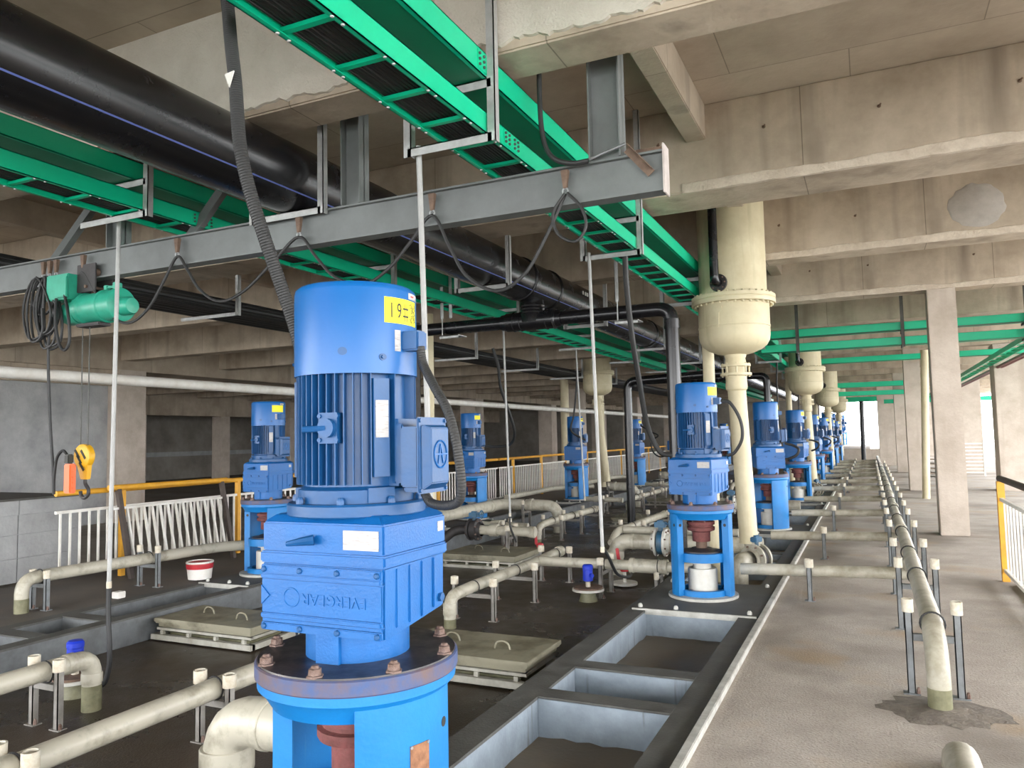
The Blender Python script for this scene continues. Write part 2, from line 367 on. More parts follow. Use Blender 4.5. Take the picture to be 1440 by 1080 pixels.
# joists running between the beams
for bay in range(4, len(BY) - 1):
    y0 = BY[bay] + (0.34 if bay == 4 else 0.62 if bay == 5 else 0.42); y1 = BY[bay + 1]
    for x in (-1.40, -9.3, 4.6):
        struct('joist', MB().box(x, y0, 4.32, x + 0.18, y1, ZS), 'concrete_y', bevel=0.008)
# floors
struct('floor', MB().box(-0.91, -9.0, -0.3, 7.5, 60, 0.0), 'walkway')
struct('floor_deck', MB().box(-6.5, -9.0, -0.55, -2.17, 60, -0.25), 'wet_deck')
struct('floor_ledge', MB().box(-9.4, -9.0, -0.55, -7.36, 60, 0.0), 'ledge')
struct('floor_pit', MB().box(-2.3, -9.0, -0.75, -0.85, 60, -0.55), 'wet_deck')
struct('floor_pit', MB().box(-7.5, -9.0, -0.75, -6.4, 60, -0.55), 'wet_deck')
struct('floor_far', MB().box(-36, -9.0, -0.6, -9.4, 60, -0.3), 'concrete_dark')
struct('ground', MB().box(-80, -60, -1.2, 120, 160, -0.7), 'ground')
struct('trim_kerb', MB().box(-0.955, 0.5, -0.04, -0.905, 52, 0.045), 'kerb_steel', bevel=0.004)
# columns right of the walkway
for y in (13.72, 23.6, 33.5, 43.4):
    struct('column', MB().box(0.93, y, 0, 1.33, y + 0.42, ZB + 0.01), 'concrete_column', bevel=0.01)
struct('column', MB().box(0.40, 40.1, 0, 1.15, 41.0, ZB + 0.01), 'concrete_column', bevel=0.01)
for y in (3.9, 13.7, 23.6, 33.5, 43.4, 53.3):
    struct('column', MB().box(3.05, y, 0, 3.85, y + 0.8, ZB + 0.01), 'concrete_column', bevel=0.012)
# left: girder on heavy columns, panel wall, then a second darker bay
struct('beam', MB().box(-18.3, -2.7, 2.75 + 0.85, -17.45, 60, ZS), 'concrete_y', bevel=0.012)
for y in (3.7, 13.6, 23.5, 33.4, 43.3, 53.2):
    struct('column', MB().box(-18.3, y, -0.3, -17.43, y + 0.86, 3.62), 'concrete_column', bevel=0.012)
struct('wall_left', MB().box(-18.1, 0.0, -0.3, -17.8, 13.7, 3.62), 'concrete_grey')
struct('beam', MB().box(-17.86, 4.5, 3.2, -17.6, 13.6, 3.62), 'concrete_y', bevel=0.01)
struct('beam', MB().box(-29.6, -2.7, 3.0, -29.0, 60, ZS), 'concrete_y', bevel=0.012)
for y in (13.6, 18.55, 23.5, 28.4, 33.4, 38.3, 43.3, 53.2):
    struct('column', MB().box(-29.6, y, -0.3, -29.0, y + 0.6, 3.0), 'concrete_column', bevel=0.012)
struct('wall_left', MB().box(-36.3, -2.7, -0.6, -36, 60, ZS), 'concrete_dark')
struct('trim_1', MB().box(-36, 5, 1.0, -35.9, 60, 1.25), 'concrete_grey')
for y in (33.6, 43.4, 53.2):
    struct('column', MB().box(-13.0, y, -0.3, -12.1, y + 0.86, ZB + 0.01), 'concrete_column', bevel=0.012)
# far end: low wall below a wide daylight opening
struct('wall_far', MB().box(-3.2, 47.5, -0.3, 0.9, 47.8, 0.62), 'concrete_column')
struct('wall_far', MB().box(-36, 60, -0.6, -3.2, 60.3, ZS), 'concrete_dark')

# pit frames under both pump rows: side beams, cross beams, cover plates, silt
P1X, P1Y = -1.60, [2.18, 7.97, 13.8, 19.55, 25.6, 31.6, 37.6, 43.6]
P2X, P2Y = -6.95, [1.95, 7.6, 13.25, 18.9, 24.55, 30.2, 35.85, 41.5]
def pit(xl, xr, bw, ys, label, paint='frame_paint'):
    t = thing('pit_frame', label, 'frame', ((xl + xr) / 2, 3.0, 0))
    t['kind'] = 'structure'; del t['category']
    part('side_beam', MB().box(xl, 0.2, -0.55, xl + bw, 50, 0.0), paint, t, bevel=0.004, world=True)
    part('side_beam', MB().box(xr - bw, 0.2, -0.55, xr, 50, 0.0), paint, t, bevel=0.004, world=True)
    for x in (xl, xr - bw):
        part('beam_top', MB().box(x - 0.002, 0.2, -0.012, x + bw + 0.002, 50, 0.006), 'dark_steel', t, world=True)
    for y in ys:
        for d in (2.42, 3.10):                       # pair of cross beams half way to the next pump
            part('cross_beam', MB().box(xl + bw, y + d, -0.34, xr - bw, y + d + 0.17, -0.004), paint, t, bevel=0.004, world=True)
            part('beam_top', MB().box(xl + bw, y + d + 0.004, -0.006, xr - bw, y + d + 0.168, 0.008), 'dark_steel', t, world=True)
        part('cover_plate', MB().box(xl + 0.06, y - 0.76, -0.02, xr - 0.02, y + 0.72, 0.018), 'dark_steel', t, bevel=0.003, world=True)
        part('plate_edge', MB().box(xl + 0.06, y - 0.785, -0.03, xr - 0.03, y - 0.76, 0.020), 'kerb_steel', t, world=True)
        part('end_panel', MB().box(xl + bw, y - 0.76, -0.5, xr - bw, y - 0.72, -0.02), paint, t, world=True)
        bm_ = None
        for dx in (0.12, 0.46, (xr - xl) - 0.1):
            for dy in (-0.70, 0.62):
                if bm_ is None:
                    bm_ = MB().lathe([(0.022, 0), (0.022, 0.02), (0.012, 0.035)], 8).mesh('bolt')
                link('bolt', bm_, 'kerb_steel', t, (xl + dx - t.location.x, y + dy - t.location.y, 0.018))
    for y in ys:
        for (a, b) in ((-2.50, -0.72), (0.72, 2.42)):
            s = MB(); n = 12; m = 10
            rnd = random.Random(int(y * 10 + a * 7)); vs = []
            for i in range(n + 1):
                for j in range(m + 1):
                    vs.append((xl + bw + (xr - xl - 2 * bw) * j / m, y + a + (b - a) * i / n, -0.235 + rnd.uniform(-0.010, 0.010)))
            s.add(vs, [(i * (m + 1) + j, i * (m + 1) + j + 1, (i + 1) * (m + 1) + j + 1, (i + 1) * (m + 1) + j) for i in range(n) for j in range(m)])
            o = solo('silt', s, 'sludge', 'brown silt lying in the pit between the grey beams', 'silt', group='silt beds in the pits'); o['kind'] = 'stuff'
pit(-2.18, -0.955, 0.185, P1Y, 'grey pit frame along the walkway')
pit(-7.36, -6.52, 0.15, P2Y, 'grey pit frame along the far pump row', 'frame_grey')

# ================================================================== PUMPS
def text_mesh(body, size, extr):
    c = bpy.data.curves.new('txt', 'FONT'); c.body = body; c.size = size; c.extrude = extr; c.align_x = 'CENTER'; c.align_y = 'CENTER'
    c.resolution_u = 3
    o = bpy.data.objects.new('txt', c); COL.objects.link(o)
    bpy.context.view_layer.update()
    me = bpy.data.meshes.new_from_object(o.evaluated_get(bpy.context.evaluated_depsgraph_get()))
    bpy.data.objects.remove(o); bpy.data.curves.remove(c)
    return me
def wrap(me, r, az, z):                              # flat lettering bent onto a drum
    for v in me.vertices:
        a = az + v.co.x / r; rr = r + v.co.z; zz = z + v.co.y
        v.co = (rr * math.sin(a), -rr * math.cos(a), zz)
    return me

def make_pump(full=True):
    t = thing('pump', 'blue pump', 'pump', (0, 0, 0))
    p = lambda n, b, m, **k: part(n, b, m, t, **k)
    # ---- base and lantern frame
    p('base_plate', MB().lathe([(0.0, 0.019), (0.345, 0.019), (0.345, 0.045), (0.0, 0.045)], 40, caps=False), 'kerb_steel')
    p('base_ring', MB().lathe([(0.20, 0.045), (0.25, 0.045), (0.25, 0.10), (0.20, 0.10)], 32, caps=False), 'blue_frame')
    leg = MB().shell(0.296, 0.308, R(-35), R(35), 0.045, 0.86, 14)
    for s in (-1, 1): leg.rbox(R(35 * s), 0.236, 0.307, 0.012, 0.045, 0.86)
    lm = leg.mesh('frame_leg')
    for k in (0, 1):
        lg = link('frame_leg', lm, 'blue_frame', t, rotz=R(70) + PI * k)
        if full:
            for s in (-1, 1):
                a = R(35 * s); d = Vector((math.sin(a), -math.cos(a), 0)); tt = Vector((math.cos(a), math.sin(a), 0)) * 0.0068
                c = d * 0.268 + Vector((0, 0, 0.74))
                link('bolt_hole', MB().cyl(c - tt, c + tt, 0.016, 16).mesh('bolt_hole'), 'ink', lg)
            a = R(27); d = Vector((math.sin(a), -math.cos(a), 0))
            link('bolt_hole', MB().cyl(d * 0.2955 + Vector((0, 0, 0.74)), d * 0.3088 + Vector((0, 0, 0.74)), 0.016, 16).mesh('bolt_hole'), 'ink', lg)
    p('frame_ring', MB().lathe([(0.265, 0.80), (0.278, 0.80), (0.306, 0.845), (0.326, 0.865), (0.326, 0.893), (0.2, 0.893), (0.2, 0.80)], 48, caps=False), 'blue_frame')
    p('middle_ring', MB().lathe([(0.06, 0.375), (0.24, 0.375), (0.24, 0.46), (0.21, 0.463), (0.06, 0.463)], 40, caps=False), 'blue_frame')
    p('bearing_cap', MB().lathe([(0.2, 0.463), (0.2, 0.475), (0.12, 0.485), (0.10, 0.50), (0.05, 0.50)], 32, caps=False), 'oily_flange')
    p('seal_pot', MB().lathe([(0.0, 0.03), (0.146, 0.03), (0.146, 0.285), (0.140, 0.30), (0.09, 0.30), (0.09, 0.345), (0.13, 0.35), (0.13, 0.375), (0, 0.375)], 36, caps=False), 'pvc_light')
    p('coupling', MB().lathe([(0.0, 0.565), (0.086, 0.565), (0.090, 0.575), (0.090, 0.66), (0.132, 0.675), (0.137, 0.685), (0.137, 0.71), (0.120, 0.715), (0.120, 0.73), (0.137, 0.735), (0.137, 0.765), (0.10, 0.775), (0.094, 0.81), (0.094, 0.88), (0, 0.88)], 32, caps=False), 'coupling_red')
    p('shaft', MB().lathe([(0.056, 0.46), (0.056, 0.57)], 20), 'rust_steel')
    if full:
        for k in range(6):
            a = k * PI / 3 + 0.3
            p('coupling_bolt', MB().cyl((0.118 * math.cos(a), 0.118 * math.sin(a), 0.762), (0.118 * math.cos(a), 0.118 * math.sin(a), 0.777), 0.010, 6), 'rust_bolt')
    # ---- flange under the gear unit
    p('flange_rim', MB().lathe([(0.2, 0.893), (0.330, 0.893), (0.334, 0.898), (0.334, 0.940), (0.328, 0.944), (0.2, 0.944)], 64, caps=False), 'worn_rim')
    p('flange_top', MB().lathe([(0.0, 0.940), (0.327, 0.940), (0.325, 0.948), (0.0, 0.948)], 64, caps=False), 'oily_flange')
    bolt = MB().lathe([(0.027, 0), (0.027, 0.006), (0.021, 0.008), (0.020, 0.025), (0.013, 0.028), (0.011, 0.034)], 6).mesh('bolt')
    for k in range(8):
        a = k * PI / 4 + 0.2
        link('bolt', bolt, 'rust_bolt', t, (0.305 * math.cos(a), 0.305 * math.sin(a), 0.948))
    # ---- gear unit (front = -Y)
    def plan(x, y0, y1, c): return [(-x + c, y0), (x - c * 0.3, y0), (x, y0 + c * 0.3), (x, y1 - c), (x - c, y1), (-x + c, y1), (-x, y1 - c), (-x, y0 + c)]
    x, y0, y1 = 0.240, -0.195, 0.27
    g = MB()
    lowp = [(-x, y0), (x, y0), (x, y0 + 0.02), (x - 0.004, y1 - 0.10), (x - 0.09, y1), (-x + 0.09, y1), (-x, y1 - 0.1)]
    g.loft([(a * 0.99, b, 1.0 + max(0, b + 0.05) * 0.18) for a, b in lowp], [(a, b, 1.235) for a, b in lowp])
    xx = 0.247
    lip = [(-xx, y0 - 0.006), (xx, y0 - 0.006), (xx + 0.004, y1 - 0.10), (xx - 0.08, y1 + 0.01), (-xx + 0.08, y1 + 0.01), (-xx, y1 - 0.1)]
    g.prism(lip, 1.232, 1.272)
    upp = [(-x, y0), (x, y0), (x + 0.004, y1 - 0.10), (x - 0.08, y1), (-x + 0.08, y1), (-x, y1 - 0.1)]
    g.loft([(a, b, 1.270) for a, b in upp], [(a, b, 1.372) for a, b in upp])
    top = [(a * 0.86, b * 0.86 + 0.005) for a, b in upp]
    g.loft([(a, b, 1.371) for a, b in upp], [(a, b, 1.398) for a, b in top])
    gb = p('gearbox', g, 'blue_gear', bevel=0.006)
    q = lambda n, b, m, **k: part(n, b, m, gb, **k)
    fp = MB()                                         # ribbed front cover
    for z0, z1, d in ((1.004, 1.030, 0.012), (1.030, 1.045, 0.006), (1.045, 1.062, 0.014), (1.062, 1.180, 0.008), (1.180, 1.196, 0.015), (1.196, 1.226, 0.012)):
        fp.box(-0.236, y0 - d, z0, 0.236, y0 + 0.001, z1)
    q('front_cover', fp, 'blue_gear', bevel=0.003)
    if full:
        tm = text_mesh('EVERGEAR', 0.052, 0.003)
        for v in tm.vertices:
            v.co = (-v.co.x * 1.02 + 0.055, y0 - 0.008 - v.co.z, 1.120 - v.co.y)
        link('lettering', tm, 'blue_gear', gb)
        q('logo_ring', MB().torus((-0.112, y0 - 0.008, 1.120), 0.031, 0.003, 'y', 24, 6), 'blue_gear')
        scr = MB().lathe([(0.010, 0), (0.010, 0.004), (0.006, 0.007)], 8, axis='y').mesh('screw')
        for z in (1.017, 1.211):
            for sx in (-0.222, -0.075, 0.072, 0.222):
                o = link('screw', scr, 'blue_motor', gb, (sx, y0 - 0.012, z)); o.rotation_euler = (0, 0, PI)
        for sx in (-1, 1):
            q('corner_plate', MB().add([(sx * 0.234, y0 - 0.012, 1.09), (sx * 0.234, y0 - 0.012, 1.155), (sx * 0.200, y0 - 0.012, 1.122), (sx * 0.234, y0 - 0.006, 1.09), (sx * 0.234, y0 - 0.006, 1.155), (sx * 0.200, y0 - 0.006, 1.122)], [(0, 1, 2), (5, 4, 3), (0, 3, 4, 1), (1, 4, 5, 2), (2, 5, 3, 0)]), 'blue_gear')
        q('lifting_lug', MB().lathe([(0.032, 0), (0.030, 0.014), (0.020, 0.022), (0, 0.024)], 18, c=(-0.018, y0, 1.318), axis='y', caps=False).tube([(-0.018, y0 - 0.012, 1.318), (-0.05, y0 - 0.035, 1.314), (-0.095, y0 - 0.05, 1.306)], 0.012, 8, rad=[0.018, 0.014, 0.008]), 'blue_motor')
        q('side_bolt', MB().cyl((x - 0.03, 0.145, 1.075), (x + 0.006, 0.145, 1.075), 0.016, 6), 'blue_motor')
        q('sticker', MB().box(x + 0.003, 0.12, 1.315, x + 0.006, 0.155, 1.35), 'plate_white')
    q('rating_plate', MB().box(0.090, y0 - 0.004, 1.288, 0.222, y0 + 0.001, 1.352), 'plate_white')
    for k in range(4):
        yy = -0.13 + k * 0.075
        q('side_rib', MB().box(x - 0.006, yy, 1.03 + max(0, yy) * 0.18, x + 0.0025, yy + 0.016, 1.225), 'blue_gear', bevel=0.003)
    p('output_neck', MB().lathe([(0.172, 0.946), (0.172, 1.01)], 40).rbox(R(4), 0.10, 0.182, 0.085, 0.946, 1.01), 'blue_gear')
    # ---- motor
    p('motor_flange', MB().lathe([(0.12, 1.39), (0.228, 1.39), (0.232, 1.395), (0.232, 1.418), (0.226, 1.423), (0.12, 1.423)], 48, caps=False), 'blue_motor')
    mb = MB().lathe([(0.12, 1.42), (0.196, 1.42), (0.198, 1.462), (0.176, 1.472), (0.172, 1.815)], 48, caps=False)
    skip = ((50, 68), (-62, -46), (78, 102), (172, 190))
    nf = 44
    for k in range(nf):
        d = -180 + 360 * k / nf
        if any(a <= d <= b for a, b in skip): continue
        mb.rbox(R(d), 0.168, 0.203, 0.0062, 1.478, 1.818, dw=0.003)
    for d, w in ((59, 0.072), (-54, 0.075), (181, 0.07)):
        mb.rbox(R(d), 0.15, 0.205, w, 1.50, 1.79, dw=0.018)
        mb.rbox(R(d), 0.15, 0.200, w + 0.02, 1.425, 1.468)
    mb.rbox(R(90), 0.15, 0.205, 0.11, 1.47, 1.67)
    body = p('motor_body', mb, 'blue_motor')
    if full:
        for k in range(8):
            a = R(22 + 45 * k)
            part('flange_bolt', MB().lathe([(0.013, 0), (0.013, 0.012), (0.008, 0.020)], 6, c=(0.212 * math.sin(a), -0.212 * math.cos(a), 1.423)), 'blue_motor', body)
        a = R(11); d = Vector((math.sin(a), -math.cos(a), 0))
        lug = MB().rbox(a, 0.17, 0.21, 0.062, 1.60, 1.69).cyl(d * 0.20 + Vector((0, 0, 1.645)), d * 0.232 + Vector((0, 0, 1.645)), 0.028, 14)
        lug.tube([d * 0.225 + Vector((0, 0, 1.645)), d * 0.235 + Vector((-0.04, 0, 1.643)), d * 0.24 + Vector((-0.075, -0.01, 1.642))], 0.010, 8)
        part('eye_bolt', lug, 'blue_motor', body)
        for dz in (-0.058, 0.058):
            for dt in (-0.03, 0.03):
                tt = Vector((math.cos(a), math.sin(a), 0))
                part('lug_screw', MB().cyl(d * 0.2 + tt * dt + Vector((0, 0, 1.645 + dz * 0.6)), d * 0.216 + tt * dt + Vector((0, 0, 1.645 + dz * 0.6)), 0.007, 6), 'blue_motor', body)
    part('name_plate', MB().rbox(R(59), 0.2045, 0.2075, 0.044, 1.615, 1.725), 'plate_white', body)
    # terminal box
    d = 0.205
    tb = MB().box(0.19, -0.062, 1.478, 0.225, 0.062, 1.655).box(0.225, -0.078, 1.468, 0.292, 0.078, 1.645).box(0.225, -0.06, 1.452, 0.292, 0.06, 1.47)
    tbox = p('terminal_box', tb, 'blue_motor', bevel=0.005)
    ld = MB().box(0.293, -0.088, 1.448, 0.302, 0.088, 1.672)
    a_ = [(0.302, -0.074, 1.458), (0.302, 0.074, 1.458), (0.302, 0.074, 1.65), (0.302, -0.074, 1.65)]
    b_ = [(0.330, -0.055, 1.478), (0.330, 0.055, 1.478), (0.330, 0.055, 1.640), (0.330, -0.055, 1.640)]
    ld.loft(a_, b_)
    lid = part('lid', ld, 'blue_motor', tbox, bevel=0.003)
    if full:
        for sy in (-1, 1):
            for z in (1.458, 1.662):
                part('lid_screw', MB().cyl((0.300, sy * 0.079, z), (0.307, sy * 0.079, z), 0.006, 8), 'blue_motor', tbox)
        lg = MB().torus((0.3315, 0, 1.562), 0.040, 0.0026, 'x', 28, 6)
        lg.bar((0.331, -0.016, 1.535), (0.331, 0.0, 1.592), 0.004, 0.005, (1, 0, 0)).bar((0.331, 0.016, 1.535), (0.331, 0.0, 1.592), 0.004, 0.005, (1, 0, 0)).bar((0.331, -0.038, 1.562), (0.331, 0.038, 1.562), 0.004, 0.005, (1, 0, 0))
        part('logo', lg, 'blue_gear', tbox)
    # fan cover, encoder box, number label
    rf = 0.2075
    fc = MB().lathe([(0.195, 1.805), (rf, 1.805), (rf, 2.122), (rf - 0.004, 2.137), (rf - 0.014, 2.147), (rf - 0.03, 2.150), (0.06, 2.154), (0.0, 2.154)], 64, caps=False)
    cov = p('fan_cover', fc, 'blue_cover')
    if full:
        for az, z in ((60, 1.865), (-62, 1.86), (150, 1.86)):
            dd = Vector((math.sin(R(az)), -math.cos(R(az)), 0))
            part('cover_screw', MB().cyl(dd * (rf - 0.002) + Vector((0, 0, z)), dd * (rf + 0.003) + Vector((0, 0, z)), 0.013, 16).cyl(dd * rf + Vector((0, 0, z)), dd * (rf + 0.010) + Vector((0, 0, z)), 0.007, 6), 'blue_motor', cov)
        dd = Vector((math.sin(R(24)), -math.cos(R(24)), 0))
        part('plug_disc', MB().cyl(dd * (rf - 0.002) + Vector((0, 0, 1.885)), dd * (rf + 0.0015) + Vector((0, 0, 1.885)), 0.015, 18), 'blue_motor', cov)
    enc = MB().box(0.195, -0.030, 1.893, 0.268, 0.030, 1.968)
    part('encoder_box', enc, 'blue_motor', cov, bevel=0.006)
    part('box_sticker', MB().shell(rf, rf + 0.0012, R(73), R(80), 1.89, 1.97, 4), 'plate_white', cov)
    lab = part('number_label', MB().shell(rf, rf + 0.0015, R(62), R(108), 1.995, 2.092, 14), 'label_yellow', cov)
    part('maker_sticker', MB().shell(rf, rf + 0.0012, R(93), R(112), 2.098, 2.122, 6), 'plate_white', cov)
    part('sticker_print', MB().shell(rf + 0.001, rf + 0.0018, R(97), R(103), 2.107, 2.113, 3), 'ink_red', cov)
    return t, lab, cov

ZM = ((0.9462, 0.9462), (1.0, 1.04), (1.398, 1.415), (1.42, 1.447), (1.805, 1.868), (2.16, 2.180))
def zmap(z):
    if z <= ZM[0][0]: return z
    for (a, b), (c, d) in zip(ZM, ZM[1:]):
        if z <= c: return b + (d - b) * (z - a) / (c - a)
    return z + 0.02
def remap(o, seen):                                   # measured heights of the gear unit and motor
    for c in kids(o):
        if c.location.z > 0.95: c.location.z = zmap(c.location.z)
        elif c.data.name not in seen:
            seen.add(c.data.name)
            for v in c.data.vertices: v.co.z = zmap(v.co.z)
        remap(c, seen)
pumpA, labA, covA = make_pump(True); remap(pumpA, set())
pump_lo, labL, covL = make_pump(False); remap(pump_lo, set())
# print on the near pump's label: 19# and a column of unreadable strokes
def stroke_column(az0, z0, z1, seed, r=0.2091):
    rnd = random.Random(seed); m = MB()
    for k in range(16):
        z = z1 - (z1 - z0) * k / 16; a = az0 + rnd.uniform(-2, 2)
        if rnd.random() < 0.5: m.shell(r, r + 0.0006, R(a - rnd.uniform(1, 3)), R(a + rnd.uniform(1, 3)), z, z + 0.0022, 2)
        else: m.shell(r, r + 0.0006, R(a), R(a + 0.8), z - 0.004, z + 0.005, 2)
    return m
def label_prints(cov, full):
    if full:
        for ch, az in (('1', 69.5), ('9', 78.5)):
            tm = text_mesh(ch, 0.072, 0.0002)
            for v in tm.vertices: v.co.x *= 0.66
            link('label_number', wrap(tm, 0.2099, R(az), 2.075), 'ink', cov)
        m = MB(); r = 0.2093
        for z in (2.059, 2.084): m.shell(r, r + 0.0006, R(83.5), R(91.5), z, z + 0.006, 4)
        for a in (86.0, 89.2): m.shell(r, r + 0.0006, R(a - 0.3), R(a + 0.3), 2.045, 2.104, 1)
        link('label_number', m.mesh('label_number'), 'ink', cov)
        link('label_print', stroke_column(98, 2.042, 2.108, 4).mesh('label_print'), 'ink', cov)
        link('label_print', stroke_column(104, 2.042, 2.108, 5).mesh('label_print'), 'ink', cov)
    else:
        link('label_print', MB().shell(0.2091, 0.2096, R(70), R(98), 2.078, 2.098, 6).mesh('label_print'), 'ink', cov)
CAN = {}
rots1 = [0, -17, 22, -14, -10, -16, -8, -12]
legs1 = [70, 106, 52, 100, 90, 100, 80, 90]
rots2 = [0, -8, -12, -5, -10, -14, -6, -10]
legs2 = [60, 76, 85, 66, 60, 90, 70, 80]
def set_legs(o, deg, rz):
    for i, c in enumerate([c for c in kids(o) if c.name.startswith('frame_leg')]):
        c.rotation_euler = (0, 0, R(deg) + PI * i - R(rz))
PUMPS = []
proto = {True: pumpA, False: pump_lo}
used = {True: False, False: False}
def place_pump(x, y, rz, legdeg, full, label, group, z=0.0):
    if used[full]: o = dup(proto[full])
    else: o = proto[full]; used[full] = True
    o.location = (x, y, z); o.rotation_euler = (0, 0, R(rz)); o['label'] = label; o['group'] = group; o['category'] = 'pump'
    set_legs(o, legdeg, rz)
    return o
# the low-detail prototype gets its blurred label print before copying; the detailed one is copied first, then printed
label_prints(covL, False)
names1 = ['large blue vertical gear pump in the foreground, its yellow label reading 19#',
          'blue vertical gear pump in front of the nearest cream vessel, by the walkway',
          'blue gear pump third along the walkway row, behind the cream pipe of the nearest vessel',
          'blue gear pump fourth along the walkway row, below the second cream vessel',
          'blue gear pump fifth along the walkway row', 'blue gear pump sixth along the walkway row', 'blue gear pump seventh along the walkway row', 'blue gear pump last in the walkway row']
G1 = 'blue pumps along the walkway'
p0 = place_pump(P1X, P1Y[0], rots1[0], legs1[0], True, names1[0], G1)
for i in range(1, 8): place_pump(P1X, P1Y[i], rots1[i], legs1[i], i < 4, names1[i], G1)
G2 = 'blue pumps of the far row by the railing'
names2 = ['', 'blue gear pump of the far row beside the red and white bucket', 'blue far row pump just right of the large foreground pump, under a black cable',
          'blue gear pump of the far row below the cream vessel of that row', 'blue gear pump of the far row behind the upright black pipe', 'blue gear pump fifth in the far row, mostly hidden behind pipes', 'blue gear pump sixth in the far row, mostly hidden', 'blue gear pump at the end of the far row']
for i in range(1, 8): place_pump(-7.45 if i == 2 else P2X, 14.05 if i == 2 else P2Y[i], rots2[i], legs2[i], i < 3, names2[i], G2)
label_prints(covA, True)
link('data_plate', MB().shell(0.3081, 0.3105, R(-4), R(10), 0.60, 0.715, 5).mesh('data_plate'), 'rust_plate', [c for c in kids(p0) if c.name.startswith('frame_leg')][0])
lg0 = [c for c in kids(p0) if c.name.startswith('frame_leg')][0]
link('plate_strip', MB().shell(0.3081, 0.310, R(-2), R(10), 0.572, 0.592, 5).mesh('plate_strip'), 'plate_white', lg0)
for a in (-3.2, 9.2):
    for z in (0.604, 0.711):
        dd = Vector((math.sin(R(a)), -math.cos(R(a)), 0)); zz = Vector((0, 0, z))
        link('plate_screw', MB().cyl(dd * 0.309 + zz, dd * 0.313 + zz, 0.005, 8).mesh('plate_screw'), 'steel', lg0)
# pumps of other halls, small in the distance
for i in range(6):
    place_pump(-2.35 + 0.12 * i, 49.5 + 2.2 * i, 0, 90, False, '%s small distant blue pump on the raised platform beyond the low end wall' % ORD[i], 'distant pumps on the platform', z=0.62)
for i, (x, y) in enumerate(((7.0, 33.0), (7.3, 39.0), (6.6, 46.0))):
    place_pump(x, y, 40, 90, False, ['distant blue pump right of the walkway between two pale columns, nearest of three', 'distant blue pump beyond the pale columns, middle of three', 'distant blue pump beyond the pale columns, farthest of three'][i], 'distant pumps right of the columns')
struct('floor_platform', MB().box(-3.2, 47.8, -0.3, 0.0, 62.0, 0.62), 'walkway')

# ================================================================== PIPES ON THE DECK AND WALKWAY
def pipe(label, pts, r, m='pvc', sleeves=(), group=None, rad=None, stain=None, n=16, name='pipe', cat='pipe', clamps=()):
    loc = Vector(pts[0]); t = thing(name, label, cat, loc, group=group)
    if rad is None: rad = r * 2.2
    part('run', MB().tube(route(pts, rad), r, n), m, t, world=True)
    for p, d, L, k in sleeves:                       # collars where lengths are joined
        p = Vector(p); d = Vector(d).normalized()
        part('sleeve', MB().tube([p - d * L / 2, p - d * (L / 2 - 0.006), p + d * (L / 2 - 0.006), p + d * L / 2], r * k, n, rad=[r * k * 0.97, r * k, r * k, r * k * 0.97]), m, t, world=True)
    if stain:
        p, z0, z1 = stain
        part('wet_foot', MB().lathe([(r * 1.02, z0), (r * 1.012, z1)], n, c=(p[0], p[1], 0), caps=False), 'pvc_stain', t, world=True)
    return t
def stand(label, p, along, r, zb, group, w=0.28, single=False, cap_r=0.034, tall=0.10, mpost='grey_stand'):
    """two capped posts with a cross bar carrying a pipe of radius r centred at p; along = 'x' or 'y' is the pipe's direction"""
    x, y, z = p; t = thing('pipe_stand', label, 'pipe stand', (x, y, zb), group=group)
    if group == 'stands under the deck pipes': mpost = 'stand_pale'
    if group == 'stands under the deck pipes' and tall == 0.10: tall = 0.055
    h = z - zb; ax = (1, 0) if along == 'y' else (0, 1)
    sides = (1,) if single else (-1, 1)
    for s in sides:
        dx, dy = ax[0] * s * w / 2, ax[1] * s * w / 2
        if single: dx, dy = ax[0] * (r + 0.03), ax[1] * (-(r + 0.03))
        ph = h + tall
        a = 0.022
        post = MB().box(dx - a, dy - a, 0, dx + a, dy - a + 0.006, ph).box(dx - a, dy - a, 0, dx - a + 0.006, dy + a, ph).box(dx + a - 0.006, dy - a, 0, dx + a, dy + a, ph)
        post.box(dx - a * 2.2, dy - a * 1.5, 0, dx + a * 2.2, dy + a * 1.5, 0.008)
        pp = part('post', post, mpost, t)
        part('anchor_bolt', MB().lathe([(0.012, 0.006), (0.012, 0.03), (0.006, 0.045)], 6, c=(dx + a * 1.7, dy - 0.01, 0)), 'rust_bolt', pp)
        part('post_cap', MB().lathe([(cap_r * 0.8, ph + 0.032), (cap_r * 0.8, ph + 0.045), (cap_r, ph + 0.045), (cap_r, ph - 0.035), (cap_r * 0.9, ph - 0.035), (cap_r * 0.9, ph + 0.03), (0, ph + 0.03)], 16, c=(dx, dy, 0), caps=False), 'cap_white', t)
    if not single:
        d = 0.018
        if along == 'y': bar_ = MB().box(-w / 2, -d, h - r - 0.045, w / 2, d, h - r - 0.004)
        else: bar_ = MB().box(-d, -w / 2, h - r - 0.045, d, w / 2, h - r - 0.004)
        part('cross_bar', bar_, mpost, t)
    part('pipe_clamp', MB().torus((0, 0, h), r + 0.006, 0.006, 'y' if along == 'y' else 'x', 20, 6), 'black_rubber', t)
    return t

